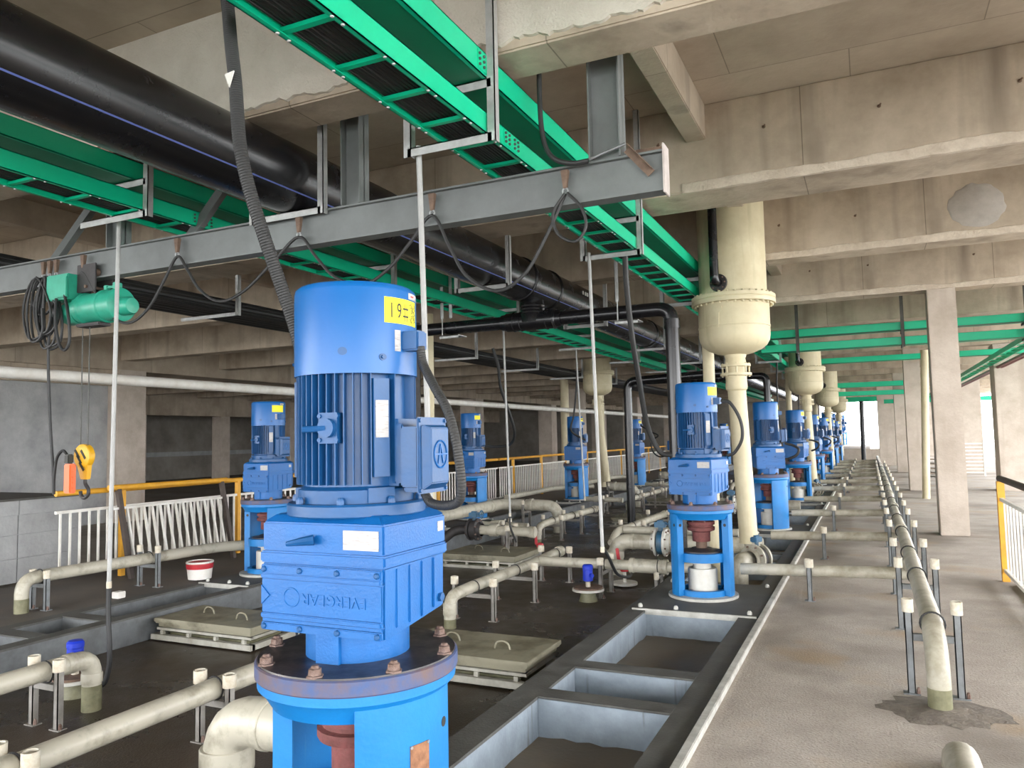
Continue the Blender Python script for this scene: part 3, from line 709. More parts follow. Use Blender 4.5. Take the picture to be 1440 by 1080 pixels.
# walkway drain: riser, elbow and long run on stands
pz = 0.40
pipe('long worn cream pipe down the walkway, its near end bending into the stained floor patch', [(0.30, 5.22, -0.02), (0.30, 5.22, 0.30), (0.30, 5.52, 0.44), (0.30, 7.3, 0.43), (0.31, 10.0, pz), (0.29, 14.0, pz), (0.31, 19.0, pz), (0.30, 40.0, pz)], 0.064, 'pvc_dirty',
     sleeves=[((0.30, y, pz + (0.03 if y < 8 else 0.0)), (0, 1, 0), 0.16, 1.22) for y in (8.2, 10.9, 14.0, 16.7, 19.8, 22.5, 25.6, 28.3)], stain=((0.30, 5.22), 0.0, 0.14), rad=0.16)
rnd = random.Random(5)
mort = []
for i in range(28):
    a = 2 * PI * i / 28; k = rnd.uniform(0.82, 1.18); mort.append((0.30 * k * math.cos(a) * 1.15, 0.24 * k * math.sin(a)))
mm = MB().loft([(x, y, 0.001) for x, y in mort], [(x * 0.35, y * 0.35, 0.030) for x, y in mort])
mm.v = [(a + 0.30, b + 5.22, c) for a, b, c in mm.v]
solo('mortar_patch', mm, 'mortar', 'dark rough mortar patch around the foot of the walkway pipe', 'patch', (0.30, 5.22, 0))
for i, y in enumerate((5.52, 7.25, 8.75, 10.5, 12.2, 13.6, 15.2, 16.9, 18.6, 20.3, 22.0, 23.8, 25.6, 28.0, 31.0)):
    z = 0.44 if i < 2 else (0.415 if i < 4 else pz)
    stand('grey two-post pipe stand, %s along the long walkway pipe' % ORD[i], (0.30, y, z), 'y', 0.064, 0.0, 'stands under the walkway pipe', w=0.27)
pipe('short cream pipe end with a rounded top at the bottom edge of the walkway', [(0.325, 4.40, 0.0), (0.325, 4.40, 0.05), (0.325, 4.30, 0.06), (0.325, 4.0, 0.06)], 0.082, 'pvc_dirty', rad=0.08)
# cross pipes from the pump pits to the walkway run
XY = [(8.22, 0.275), (10.9, 0.285), (13.95, 0.29), (16.7, 0.30), (19.75, 0.30), (22.5, 0.30), (25.6, 0.30), (28.3, 0.30), (31.4, 0.30), (34.2, 0.30), (37.2, 0.30)]
for i, (y, z) in enumerate(XY):
    pipe('cream cross pipe from the pump pits to the long walkway pipe, %s from the viewer' % ORD[i], [(-1.26, y, z - 0.01), (0.26, y + 0.02, z + 0.02)], 0.058, 'pvc_dirty', group='cross pipes over the walkway')
    stand('short grey post with a cream cap under the %s cross pipe' % ORD[i], (-0.60, y, z), 'x', 0.058, 0.0, 'posts under the cross pipes', single=True, tall=0.085, cap_r=0.042)

# deck pipes, X -3.85 run (foreground) with support stands
D = -0.25
pipe('long cream pipe crossing the bottom left corner, toward the big foreground pump', [(-3.86, 0.6, 0.09), (-3.86, 4.75, 0.10)], 0.066, sleeves=[((-3.86, 4.35, 0.10), (0, 1, 0), 0.10, 1.13), ((-3.86, 2.4, 0.095), (0, 1, 0), 0.12, 1.12)])
stand('pipe stand with two cream caps under the corner pipe beside the big elbow', (-3.86, 3.74, 0.10), 'y', 0.066, D, 'stands under the deck pipes', w=0.25, cap_r=0.042)
stand('pipe stand with two open cream caps in the bottom left corner', (-3.86, 2.47, 0.095), 'y', 0.066, D, 'stands under the deck pipes', w=0.25, cap_r=0.042)
t = pipe('thick cream elbow pipe turning down left of the foreground pump', [(-2.35, 3.18, 0.195), (-3.19, 3.18, 0.195), (-3.19, 3.18, D)], 0.125, 'pvc', rad=0.25, n=24,
     sleeves=[((-3.19, 3.18, -0.02), (0, 0, 1), 0.13, 1.13), ((-2.90, 3.18, 0.195), (1, 0, 0), 0.05, 1.06)])
stand('narrow post with a cream cap close to the left side of the foreground pump', (-2.72, 2.55, 0.12), 'x', 0.03, D, 'stands under the deck pipes', single=True, cap_r=0.042)
pipe('cream elbow pipe at the left edge, dropping into the wet deck with a stained foot', [(-5.18, 0.8, 0.105), (-5.20, 3.88, 0.125), (-5.20, 3.88, D)], 0.066, sleeves=[((-5.20, 3.88, -0.02), (0, 0, 1), 0.07, 1.1), ((-5.20, 3.70, 0.125), (0, 1, 0), 0.07, 1.08)], stain=((-5.20, 3.88), D, -0.07), rad=0.13)
stand('two posts with cream caps beside the left edge elbow pipe', (-5.19, 3.53, 0.115), 'y', 0.066, D, 'stands under the deck pipes', w=0.26, cap_r=0.040)
pipe('cream pipe rising from the deck right of the big blue gearbox and running back', [(-3.93, 6.89, D), (-3.93, 6.89, 0.06), (-3.86, 7.3, 0.10), (-3.84, 8.95, 0.10), (-3.84, 9.75, 0.12)], 0.062, stain=((-3.93, 6.89), D, -0.16), sleeves=[((-3.93, 6.89, -0.06), (0, 0, 1), 0.12, 1.12), ((-3.84, 9.70, 0.12), (0, 1, 0), 0.12, 1.14)], rad=0.12)
pipe('cream pipe teed off across the deck to the second pump, with a thicker sleeve', [(-3.80, 8.95, 0.11), (-1.75, 8.95, 0.12)], 0.060, sleeves=[((-2.42, 8.95, 0.115), (1, 0, 0), 0.42, 1.38), ((-2.62, 8.95, 0.115), (1, 0, 0), 0.05, 1.5), ((-2.22, 8.95, 0.115), (1, 0, 0), 0.05, 1.5)])
for i, (x, y, z, al, w) in enumerate(((-3.86, 7.28, 0.09, 'y', 0.46), (-3.84, 8.28, 0.10, 'y', 0.50), (-3.84, 9.55, 0.11, 'y', 0.40))):
    stand('grey two-post stand under the pipe behind the gearbox, %s from the viewer' % ORD[i], (x, y, z), al, 0.062, D, 'stands under the deck pipes', w=w, cap_r=0.042)
stand('grey two-post stand under the teed pipe, behind the blue level sensor', (-2.95, 8.95, 0.115), 'x', 0.060, D, 'stands under the deck pipes', w=0.40, cap_r=0.042)
stand('low grey stand under the thick sleeve beside the second pump', (-2.3, 8.95, 0.115), 'x', 0.083, D, 'stands under the deck pipes', w=0.26, cap_r=0.03, tall=-0.09)

# valve builder: wafer body between two flanges on a horizontal X pipe, blue actuator on top
def valve(label, c, r, mbody='cast_dark', mflange='pvc_light', wheel=True, act='valve_blue', size=0.10):
    t = thing('valve', label, 'valve', c)
    part('body', MB().lathe([(r * 1.15, -0.045), (r * 1.5, -0.035), (r * 1.5, 0.035), (r * 1.15, 0.045)], 24, axis='x'), mbody, t)
    for s in (-1, 1):
        f = part('flange', MB().lathe([(r, s * 0.046), (r * 1.75, s * 0.046), (r * 1.75, s * 0.075), (r * 1.2, s * 0.080), (r * 1.12, s * 0.13), (r, s * 0.13)], 28, axis='x', caps=False), mflange, t)
        for k in range(8):
            a = 2 * PI * (k + 0.5) / 8
            part('bolt', MB().cyl((s * 0.07, r * 1.5 * math.cos(a), r * 1.5 * math.sin(a)), (s * 0.098, r * 1.5 * math.cos(a), r * 1.5 * math.sin(a)), 0.012, 6), 'rust_bolt', f)
    part('neck', MB().cyl((0, 0, r * 1.3), (0, 0, r * 1.5 + 0.05), 0.035, 12), act, t)
    z = r * 1.5 + 0.045
    part('actuator', MB().box(-size * 0.75, -size * 0.6, z, size * 0.75, size * 0.6, z + size * 0.75).box(-size * 0.45, -size * 0.45, z + size * 0.75, size * 0.5, size * 0.45, z + size * 0.95), act, t, bevel=0.012)
    if wheel:
        hw = MB().torus((size * 1.3, 0, z + size * 0.45), size * 0.62, 0.009, 'x', 20, 6)
        hw.cyl((size * 0.7, 0, z + size * 0.45), (size * 1.32, 0, z + size * 0.45), 0.010, 8)
        hw.bar((size * 1.3, -size * 0.6, z + size * 0.45), (size * 1.3, size * 0.6, z + size * 0.45), 0.010, 0.010).bar((size * 1.3, 0, z - size * 0.15), (size * 1.3, 0, z + size * 1.05), 0.010, 0.010)
        part('hand_wheel', hw, 'valve_blue', t)
    return t
# big suction pipe behind the second pump, repeated at the further bays
for i, y in enumerate((10.35, 16.2, 22.0)):
    nm = ['behind the second pump', 'behind the third pump', 'behind the fourth pump'][i]
    pipe('thick cream elbow pipe lying across the deck %s' % nm, [(-1.30, y, 0.20), (-2.2, y, 0.205), (-3.26, y, 0.20), (-3.26, y, D)], 0.105, sleeves=[((-3.0, y, 0.20), (1, 0, 0), 0.05, 1.06), ((-3.26, y, 0.02), (0, 0, 1), 0.10, 1.12)], rad=0.26, n=20)
    valve('white flanged valve with a blue actuator on the thick pipe %s' % nm, (-2.62, y, 0.20), 0.105, mbody='valve_blue', act='valve_blue', wheel=(i != 1))
for i, y in enumerate((12.3, 18.1, 23.9)):
    nm = ['nearest of three', 'middle of three', 'farthest of three'][i]
    pipe('cream pipe across the deck beyond the thick elbow pipe, %s' % nm, [(-3.72, y, 0.11), (-1.9, y, 0.12)], 0.06)
    pipe('cream stub pipe running back along the deck past the thick elbow, %s' % nm, [(-3.80, y - 0.45, -0.05), (-3.80, y - 0.1, 0.11), (-3.74, y + 0.3, 0.11), (-3.66, y + 2.6, 0.12)], 0.062, sleeves=[((-3.66, y + 2.5, 0.12), (0, 1, 0), 0.12, 1.14)])
    for k, dy in enumerate((0.5, 2.3)):
        stand('small grey stand under the deck stub pipe, %s, its %s stand' % (nm, 'front' if k == 0 else 'rear'), (-3.73, y + dy, 0.115), 'y', 0.062, D, 'stands under the deck pipes', w=0.4, cap_r=0.04)
for i, (x, y) in enumerate(((-5.45, 12.75), (-5.42, 18.35), (-5.42, 24.0))):
    nm = ORD[i]
    pipe('cream elbow pipe rising from the middle of the deck, %s beyond the hatches' % nm, [(x, y, D), (x, y, 0.05), (x + 0.05, y + 0.3, 0.10), (x + 0.15, y + 2.8, 0.12)], 0.064, stain=((x, y), D, -0.16), rad=0.15, sleeves=[((x, y, -0.04), (0, 0, 1), 0.10, 1.12), ((x + 0.15, y + 2.7, 0.12), (0, 1, 0), 0.14, 1.15)])
    for k, dy in enumerate((0.55, 1.5, 2.5)):
        stand('grey stand under the %s deck elbow pipe, %s of its three' % (nm, ORD[k]), (x + 0.03 + dy * 0.045, y + dy, 0.11), 'y', 0.064, D, 'stands under the deck pipes', w=0.36, cap_r=0.04)
    pipe('cream pipe across the far half of the deck, %s beyond the hatches' % nm, [(-6.42, y - 0.35, 0.12), (x - 0.03, y - 0.35, 0.10)], 0.058, sleeves=[((-6.1, y - 0.35, 0.12), (1, 0, 0), 0.16, 1.35)])
    stand('low grey stand under the %s pipe across the far half of the deck' % nm, (-5.9, y - 0.35, 0.115), 'x', 0.058, D, 'stands under the deck pipes', w=0.30, cap_r=0.036)
for i, y in enumerate((10.9, 16.55, 22.2)):
    nm = ORD[i]
    pipe('thick cream elbow pipe beside the far pump row, %s from the viewer' % nm, ([(-6.98, y + 0.4, 0.29), (-6.95, y + 3.55, 0.29)] if i == 0 else [(-6.5, y + 3.55, 0.29)]) + [(-5.72, y + 3.55, 0.27), (-5.72, y + 3.55, D)], 0.115, rad=0.26, n=18, sleeves=[((-6.3, y + 3.55, 0.285), (1, 0, 0), 0.08, 1.1)] + ([((-6.95, y + 3.0, 0.29), (0, 1, 0), 0.08, 1.1)] if i == 0 else []))
    pipe('thinner cream pipe along the ledge by the railing, %s from the viewer' % nm, [(-8.1, y + 0.5, 0.2), (-8.1, y + 3.6, 0.22), (-7.2, y + 4.4, 0.22)], 0.07)
    stand('grey post stand under the far row elbow pipe, %s from the viewer' % nm, (-6.42, y + 3.55, 0.28), 'x', 0.115, D, 'stands under the deck pipes', w=0.34)
valve('black valve with a blue hand wheel right of the big gearbox', (-5.80, 11.0, 0.20), 0.10, mbody='cast_dark', mflange='cast_dark')
pipe('dark pipe leading into the black valve beside the gearbox', [(-6.44, 10.72, -0.10), (-6.15, 11.0, 0.19), (-5.88, 11.0, 0.20)], 0.075, 'cast_dark')
pipe('cream pipe leading out of the black valve beside the gearbox', [(-5.72, 11.0, 0.20), (-4.74, 11.0, 0.19)], 0.075, sleeves=[((-5.45, 11.0, 0.20), (1, 0, 0), 0.14, 1.3), ((-4.80, 11.0, 0.19), (1, 0, 0), 0.10, 1.2)])
stand('pale post with a white cap under the pipe leading out of the black valve', (-5.15, 11.0, 0.195), 'x', 0.075, D, 'stands under the deck pipes', w=0.3, cap_r=0.04)
# left ledge pipe
pipe('cream pipe along the ledge at the left, with an elbow into the floor', [(-7.80, 5.03, 0.0), (-7.80, 5.03, 0.33), (-7.78, 5.35, 0.335), (-7.72, 7.5, 0.32), (-7.3, 8.2, 0.30), (-7.15, 8.25, 0.30)], 0.066, stain=((-7.80, 5.03), 0.0, 0.14), rad=0.14)
stand('grey stand beside the left ledge elbow', (-7.78, 5.20, 0.335), 'y', 0.066, 0.0, 'stands under the ledge pipe', w=0.22, tall=0.02)
stand('grey stand with two white caps half way along the left ledge pipe', (-7.76, 6.50, 0.33), 'y', 0.066, 0.0, 'stands under the ledge pipe', w=0.30)

# level sensors, red sampling valves
def sensor(label, x, y, zt=0.0):
    t = thing('level_sensor', label, 'sensor', (x, y, D))
    part('nozzle', MB().lathe([(0.11, 0), (0.09, 0.06), (0.09, 0.12)], 20), 'pvc_stain', t)
    fl = part('flange', MB().lathe([(0.05, 0.12), (0.185, 0.12), (0.185, 0.145), (0.05, 0.145)], 28, caps=False), 'pvc_light', t)
    part('flange_top', MB().lathe([(0.0, 0.145), (0.17, 0.145), (0.17, 0.162), (0, 0.162)], 28, caps=False), 'rust_steel', t)
    part('thread', MB().lathe([(0.028, 0.16), (0.028, 0.22)], 12), 'cap_white', t)
    part('head', MB().lathe([(0.030, 0.22), (0.058, 0.235), (0.058, 0.36), (0.062, 0.365), (0.062, 0.40), (0.05, 0.415), (0, 0.42)], 20, caps=False).cyl((0.04, -0.03, 0.30), (0.075, -0.055, 0.30), 0.022, 12), 'sensor_blue', t)
    return t
sensor('blue level sensor on a white flange in the middle of the wet deck', -3.04, 8.56)
sensor('blue level sensor on a white flange behind the left edge elbow pipe', -5.62, 4.05)
def tap(label, x, y, z):
    t = thing('sampling_valve', label, 'valve', (x, y, D))
    part('riser', MB().lathe([(0.022, 0), (0.022, z - D)], 10), 'pvc_light', t)
    part('body', MB().lathe([(0, z - D - 0.06), (0.05, z - D - 0.045), (0.06, z - D), (0.05, z - D + 0.045), (0, z - D + 0.06)], 14, caps=False), 'red', t)
    part('handle', MB().bar((-0.06, 0, z - D + 0.02), (-0.09, 0, z - D + 0.24), 0.04, 0.035), 'red', t, bevel=0.008)
    part('flange', MB().lathe([(0.03, 0.02), (0.16, 0.02), (0.16, 0.05), (0.03, 0.05)], 24, caps=False), 'pvc_light', t)
tap('red sampling valve at the end of the hanging black cable, by the thick elbow', -2.90, 9.55, -0.02)
tap('red sampling valve between the deck pipes right of the gearbox', -4.75, 11.2, -0.05)

# hatches
def hatch(label, x0, x1, y0, y1, zt, m='hatch', handles=((0.3, 0.55), (0.72, 0.4))):
    t = thing('hatch', label, 'hatch', ((x0 + x1) / 2, (y0 + y1) / 2, D)); w = lambda n, b, mm, bv=0.004: part(n, b, mm, t, bevel=bv, world=True)
    w('lid', MB().box(x0, y0, zt - 0.035, x1, y1, zt).box(x0 + 0.01, y0 + 0.01, zt - 0.05, x1 - 0.01, y1 - 0.01, zt - 0.03), m)
    w('lid_skirt', MB().box(x0 + 0.03, y0 + 0.03, zt - 0.085, x1 - 0.03, y1 - 0.03, zt - 0.05), m)
    w('upper_frame', MB().box(x0 + 0.02, y0 + 0.02, zt - 0.115, x1 - 0.02, y0 + 0.06, zt - 0.09).box(x0 + 0.02, y1 - 0.06, zt - 0.115, x1 - 0.02, y1 - 0.02, zt - 0.09).box(x0 + 0.02, y0 + 0.02, zt - 0.115, x0 + 0.06, y1 - 0.02, zt - 0.09).box(x1 - 0.06, y0 + 0.02, zt - 0.115, x1 - 0.02, y1 - 0.02, zt - 0.09), 'hatch_frame', 0.003)
    a = 0.02
    w('lower_frame', MB().box(x0 - a, y0 - a, zt - 0.20, x1 + a, y0 + 0.04, zt - 0.15).box(x0 - a, y1 - 0.04, zt - 0.20, x1 + a, y1 + a, zt - 0.15).box(x0 - a, y0, zt - 0.20, x0 + 0.04, y1, zt - 0.15).box(x1 - 0.04, y0, zt - 0.20, x1 + a, y1, zt - 0.15), 'hatch_frame', 0.003)
    for k in range(4):
        xx = x0 + 0.08 + (x1 - x0 - 0.2) * k / 3
        w('spacer', MB().box(xx, y0 + 0.01, zt - 0.15, xx + 0.035, y0 + 0.04, zt - 0.115), 'hatch_frame', 0)
    w('curb', MB().box(x0 + 0.10, y0 + 0.10, D, x1 - 0.10, y1 - 0.10, zt - 0.15), 'pvc_stain')
    for fx, fy in handles:
        c = (x0 + (x1 - x0) * fx, y0 + (y1 - y0) * fy, zt)
        w('handle', MB().tube(spline([(c[0] - 0.07, c[1], zt - 0.005), (c[0] - 0.05, c[1], zt + 0.045), (c[0], c[1], zt + 0.062), (c[0] + 0.05, c[1], zt + 0.045), (c[0] + 0.07, c[1], zt - 0.005)], 4), 0.008, 8), 'hatch', 0)
hatch('greenish square hatch on a pale frame, just right of the foreground pump', -3.62, -2.40, 5.36, 6.06, -0.03)
hatch('pale square hatch with two handles, left of the foreground pump', -6.44, -5.20, 5.46, 6.08, -0.035)
hatch('low hatch behind the foreground gearbox, below the black valve', -5.95, -4.70, 10.15, 11.15, -0.06)
hatch('distant low hatch on the deck near the third elbow pipe', -5.0, -4.3, 15.6, 16.4, -0.06)
hatch('distant low hatch on the deck at the left, beyond the black valve', -5.6, -4.5, 20.6, 21.5, -0.06)

# ================================================================== VESSELS
def vessel(label, x, y, dz=0.0, black=True, pipe_x=0.07):
    t = thing('vessel', label, 'tank', (x, y, 0)); p = lambda n, b, m, **k: part(n, b, m, t, **k)
    z = dz
    p('shell', MB().lathe([(0.40, 3.30 + z), (0.40, ZS - 0.01)], 48), 'cream')
    p('dome', MB().lathe([(0.42, 3.215 + z), (0.42, 2.945 + z), (0.426, 2.942 + z), (0.426, 2.925 + z), (0.42, 2.922 + z), (0.42, 2.83 + z), (0.41, 2.77 + z), (0.38, 2.715 + z), (0.32, 2.665 + z), (0.22, 2.62 + z), (0.13, 2.60 + z), (0.12, 2.56 + z)], 48), 'cream')
    fl = p('flange', MB().lathe([(0.40, 3.205 + z), (0.492, 3.205 + z), (0.495, 3.21 + z), (0.495, 3.25 + z), (0.487, 3.255 + z), (0.487, 3.262 + z), (0.495, 3.267 + z), (0.495, 3.305 + z), (0.40, 3.31 + z)], 56, caps=False), 'cream')
    bm_ = MB().lathe([(0.016, -0.018), (0.016, 0), (0.010, 0.002), (0.010, 0.11), (0.016, 0.112), (0.016, 0.13)], 6).mesh('bolt')
    for k in range(32):
        a = 2 * PI * k / 32
        link('bolt', bm_, 'cream', fl, (0.455 * math.cos(a), 0.455 * math.sin(a), 3.20 + z))
    pl_ = MB()
    a = R(-17)
    d = Vector((math.sin(a), -math.cos(a), 0)); tt = Vector((math.cos(a), math.sin(a), 0))
    vs = []
    for rr in (0.418, 0.430):
        for u, v in ((-0.055, 3.145), (0.055, 3.145), (0.06, 3.10), (0.02, 3.075), (0.012, 2.90), (-0.012, 2.90), (-0.02, 3.075), (-0.06, 3.10)):
            vs.append(d * rr + tt * u + Vector((0, 0, v + z)))
    pl_.add(vs, [(0, 1, 2, 3, 4, 5, 6, 7), tuple(range(15, 7, -1))] + [(i, (i + 1) % 8, 8 + (i + 1) % 8, 8 + i) for i in range(8)])
    p('lifting_plate', pl_, 'cream')
    nk = p('neck_flange', MB().lathe([(0.115, 2.56 + z), (0.125, 2.50 + z), (0.125, 2.485 + z), (0.175, 2.485 + z), (0.175, 2.455 + z), (0.115, 2.455 + z), (0.115, 2.375 + z), (0.185, 2.375 + z), (0.185, 2.345 + z), (0.125, 2.345 + z), (0.125, 2.27 + z), (0.13, 2.23 + z), (0.125, 2.18 + z), (0.108, 2.16 + z)], 32, caps=False), 'cream')
    for k in range(8):
        a = 2 * PI * k / 8 + 0.2
        part('tie_bolt', MB().cyl((0.155 * math.cos(a), 0.155 * math.sin(a), 2.33 + z), (0.155 * math.cos(a), 0.155 * math.sin(a), 2.50 + z), 0.011, 6), 'cream', nk)
    p('down_pipe', MB().tube([(0, 0, 2.2 + z), (pipe_x, 0, 0.34)], 0.108, 28), 'cream')
    if black:
        a = R(-14); d = Vector((math.sin(a), -math.cos(a), 0))
        e = d * 0.52
        bp = p('black_inlet', MB().tube(route([(e.x, e.y, ZS - 0.01), (e.x, e.y, 3.43 + z), (d.x * 0.38, d.y * 0.38, 3.43 + z)], 0.09), 0.052, 16), 'black_pipe')
        part('inlet_flange', MB().cyl(d * 0.395 + Vector((0, 0, 3.43 + z)), d * 0.425 + Vector((0, 0, 3.43 + z)), 0.105, 20), 'cast_dark', bp)
        for k in range(8):
            tt = Vector((math.cos(a), math.sin(a), 0)); q = 2 * PI * k / 8
            c = d * 0.42 + tt * 0.085 * math.cos(q) + Vector((0, 0, 3.43 + z + 0.085 * math.sin(q)))
            part('flange_bolt', MB().cyl(c, c + d * 0.02, 0.010, 6), 'rust_bolt', bp)
    return t
VY = (9.6, 21.28, 32.6, 44.4)
VN = ('cream vessel hanging from the beams nearest the viewer, behind the second pump', 'second cream hanging vessel along the walkway, with a black inlet pipe', 'third cream hanging vessel along the walkway', 'last cream hanging vessel along the walkway')
for y, nm in zip(VY, VN): vessel(nm, -1.435, y)
vessel('cream domed vessel of the far row, behind the hanging white conduits', -7.1, 21.28, 0.22, black=False, pipe_x=0.2)
vessel('cream domed vessel of the far row hidden behind the second one', -7.05, 32.3, 0.22, black=False)
for i, (x, y) in enumerate(((-1.86, 10.15), (-1.92, 21.85), (-1.9, 32.95))):
    pipe('cream upright pipe just behind the hanging vessel, %s along the walkway' % ORD[i], [(x, y, -0.30), (x, y, ZB)], 0.075, 'cream')
# valve at the foot of the first vessel's pipe
for i, (x, y) in enumerate(((-1.34, 9.6), (-1.36, 21.28))):
    nm = ORD[i]
    pipe('stained cream elbow under the %s hanging vessel, dropping into the pit' % nm, [(x + 0.02, y, 0.42), (x + 0.02, y, 0.20), (x - 0.02, y - 0.05, 0.16), (x - 0.10, y - 0.32, 0.16), (x - 0.10, y - 0.32, -0.4)], 0.098, 'pvc_dirty', rad=0.12, n=20)
    t = valve('white flanged butterfly valve at the foot of the %s hanging vessel' % nm, (x + 0.06, y - 0.06, 0.17), 0.098, mbody='cast_dark', mflange='pvc_dirty', wheel=False, size=0.085)
    t.rotation_euler = (0, 0, R(62))

# ================================================================== CABLE LADDERS OVERHEAD
def ladder(label, x0, x1, y0, y1, z, h, step, cover=False, cables=0, axis='y', m='green', splice=(), cab_label='', rungs=None):
    """x0..x1 is the width, y0..y1 the run; axis 'x' swaps them"""
    A = (lambda x, y, z: (x, y, z)) if axis == 'y' else (lambda x, y, z: (y, x, z))
    def bx(mb, a, b, c, d, e, f):
        p, q = A(a, b, c), A(d, e, f); return mb.box(*p, *q)
    c = A((x0 + x1) / 2, y0, z)
    t = thing('cable_tray' if cover else 'cable_ladder', label, 'cable tray', c)
    th = 0.006
    for xs, s in ((x0, 1), (x1, -1)):
        r = MB()
        bx(r, xs, y0, z, xs + s * th, y1, z + h)
        bx(r, xs, y0, z, xs + s * 0.028, y1, z + 0.005); bx(r, xs, y0, z + h - 0.005, xs + s * 0.028, y1, z + h)
        side = part('side_rail', r, m, t, world=True)
    if cover:
        b = MB(); bx(b, x0 + th, y0, z + 0.004, x1 - th, y1, z + 0.010); part('tray_floor', b, 'green_shaded', t, world=True)
    else:
        n = int((y1 - y0) / step); b = MB(); w = x1 - x0
        bx(b, -w / 2, -0.015, 0, w / 2, 0.015, 0.004); bx(b, -w / 2, -0.015, 0, w / 2, -0.011, 0.02); bx(b, -w / 2, 0.011, 0, w / 2, 0.015, 0.02)
        rm = b.mesh('rung'); k = MB().lathe([(0.009, -0.002), (0.007, -0.007), (0, -0.009)], 8, caps=False).mesh('rivet')
        for i in range(n):
            y = y0 + step * (i + 0.5)
            p = A((x0 + x1) / 2, y, z + 0.012)
            rg = link('rung', rm, m, t, (p[0] - c[0], p[1] - c[1], p[2] - c[2]))
            if y < 12:
                for sx in (-w / 2 + 0.014, w / 2 - 0.014):
                    for sy in (-0.035, 0.035):
                        link('rivet', k, 'galvanised', rg, A(sx, sy, -0.012) if axis == 'x' else (sx, sy, -0.012))
    pm = None
    for (ys, xs, sg) in splice:                       # bolted splice plates on the side facing the walkway
        pl_ = MB(); bx(pl_, xs, ys - 0.10, z + h * 0.12, xs + sg * 0.004, ys + 0.10, z + h * 0.9); sp_ = part('splice_plate', pl_, m, t, world=True)
        for i in range(4):
            for j in range(3):
                y = ys + (-0.075 + 0.05 * i + (0.012 if i > 1 else -0.012)); zz = z + h * (0.28 + 0.22 * j)
                org = sp_.parent.location
                part('bolt', MB().cyl((xs + sg * 0.003, y, zz), (xs + sg * 0.014, y, zz), 0.008, 6), 'dark_steel', sp_, world=False)
                b_ = kids(sp_)[-1]
                b_.location = (-org.x, -org.y, -org.z)
    rnd = random.Random(int(abs(x0) * 100 + y0))
    for i in range(cables):
        r = rnd.choice((0.009, 0.0105, 0.012))
        xx = x0 + 0.012 + (x1 - x0 - 0.035) * (i + 0.5) / cables
        pts = []
        y = y0
        while y < y1:
            pts.append(A(xx + rnd.uniform(-0.004, 0.004), y, z + 0.036 + r + rnd.uniform(0, 0.004))); y += 1.4
        solo('cable', MB().tube(spline(pts, 3), r, 7), 'black_rubber', cab_label, 'cable', pts[0], group=cab_label.replace('black cable', 'cables').replace('lying ', ''))
    return t
ladder('bright green cable ladder full of black cables, crossing the top of the photo', -2.163, -1.855, 0.4, 46.0, 3.35, 0.118, 0.37, cables=13, splice=((4.07, -1.855, 1),), cab_label='black cable lying in the green ladder over the pumps')
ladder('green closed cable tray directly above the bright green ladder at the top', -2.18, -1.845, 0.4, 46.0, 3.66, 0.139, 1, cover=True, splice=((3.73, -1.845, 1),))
ladder('bright green cable ladder at the left, beyond the thick black pipe', -5.20, -4.86, 0.6, 46.0, 3.41, 0.125, 0.40, cables=9, splice=((4.55, -4.86, 1),), cab_label='black cable lying in the left green ladder')
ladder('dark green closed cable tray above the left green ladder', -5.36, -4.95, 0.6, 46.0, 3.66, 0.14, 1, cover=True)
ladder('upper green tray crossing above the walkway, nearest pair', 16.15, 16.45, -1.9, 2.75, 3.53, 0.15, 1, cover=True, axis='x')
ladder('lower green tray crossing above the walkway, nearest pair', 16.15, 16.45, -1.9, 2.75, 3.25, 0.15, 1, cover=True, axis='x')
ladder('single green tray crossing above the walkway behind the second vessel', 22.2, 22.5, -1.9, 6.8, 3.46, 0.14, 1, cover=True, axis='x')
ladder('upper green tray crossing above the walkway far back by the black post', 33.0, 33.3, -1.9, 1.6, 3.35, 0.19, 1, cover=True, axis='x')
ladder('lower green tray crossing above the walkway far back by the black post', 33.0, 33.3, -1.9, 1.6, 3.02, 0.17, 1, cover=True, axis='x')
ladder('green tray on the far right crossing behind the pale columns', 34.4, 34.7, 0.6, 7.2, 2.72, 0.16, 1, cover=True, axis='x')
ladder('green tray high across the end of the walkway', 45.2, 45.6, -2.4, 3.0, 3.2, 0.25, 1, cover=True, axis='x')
ladder('green cable ladder with dark red pipes, running back at the right edge', 2.72, 3.02, 13.4, 46.0, 3.28, 0.10, 0.75)
for k, x in enumerate((3.14, 3.24)):
    pipe('dark red pipe beside the right edge cable ladder, %s one' % ('inner' if k == 0 else 'outer'), [(x, 13.9, 3.24), (x, 46, 3.24)], 0.038, 'red_pipe')

# hangers: vertical bar, cradle arm
def hanger(label, y, xa, xb, z, ztop=ZS, xv=None, short=None, upper=None, m='galvanised', group=None, s=0.025):
    t = thing('hanger', label, 'hanger', (xb, y, z), group=group)
    w = lambda n, b, mm=m: part(n, b, mm, t, world=True)
    def ang(p0, p1):                                  # L section between two points
        b = MB()
        if p0[2] != p1[2]: b.box(p0[0] - s, y - s, p0[2], p0[0] + s, y - s + 0.006, p1[2]).box(p0[0] + s - 0.006, y - s, p0[2], p0[0] + s, y + s, p1[2])
        else: b.box(p0[0], y - s, p0[2] - s, p1[0], y - s + 0.006, p0[2] + s).box(p0[0], y - s, p0[2] + s - 0.006, p1[0], y + s, p0[2] + s)
        return b
    w('arm', ang((xa, y, z), (xb, y, z)))
    xv = xb if xv is None else xv
    w('drop_bar', ang((xv, y, z - s), (xv, y, ztop)))
    if short: w('end_bar', ang((xa, y, z - s), (xa, y, short)))
    if upper: w('upper_arm', ang((xa + 0.05, y, upper), (xb, y, upper)))
    return t
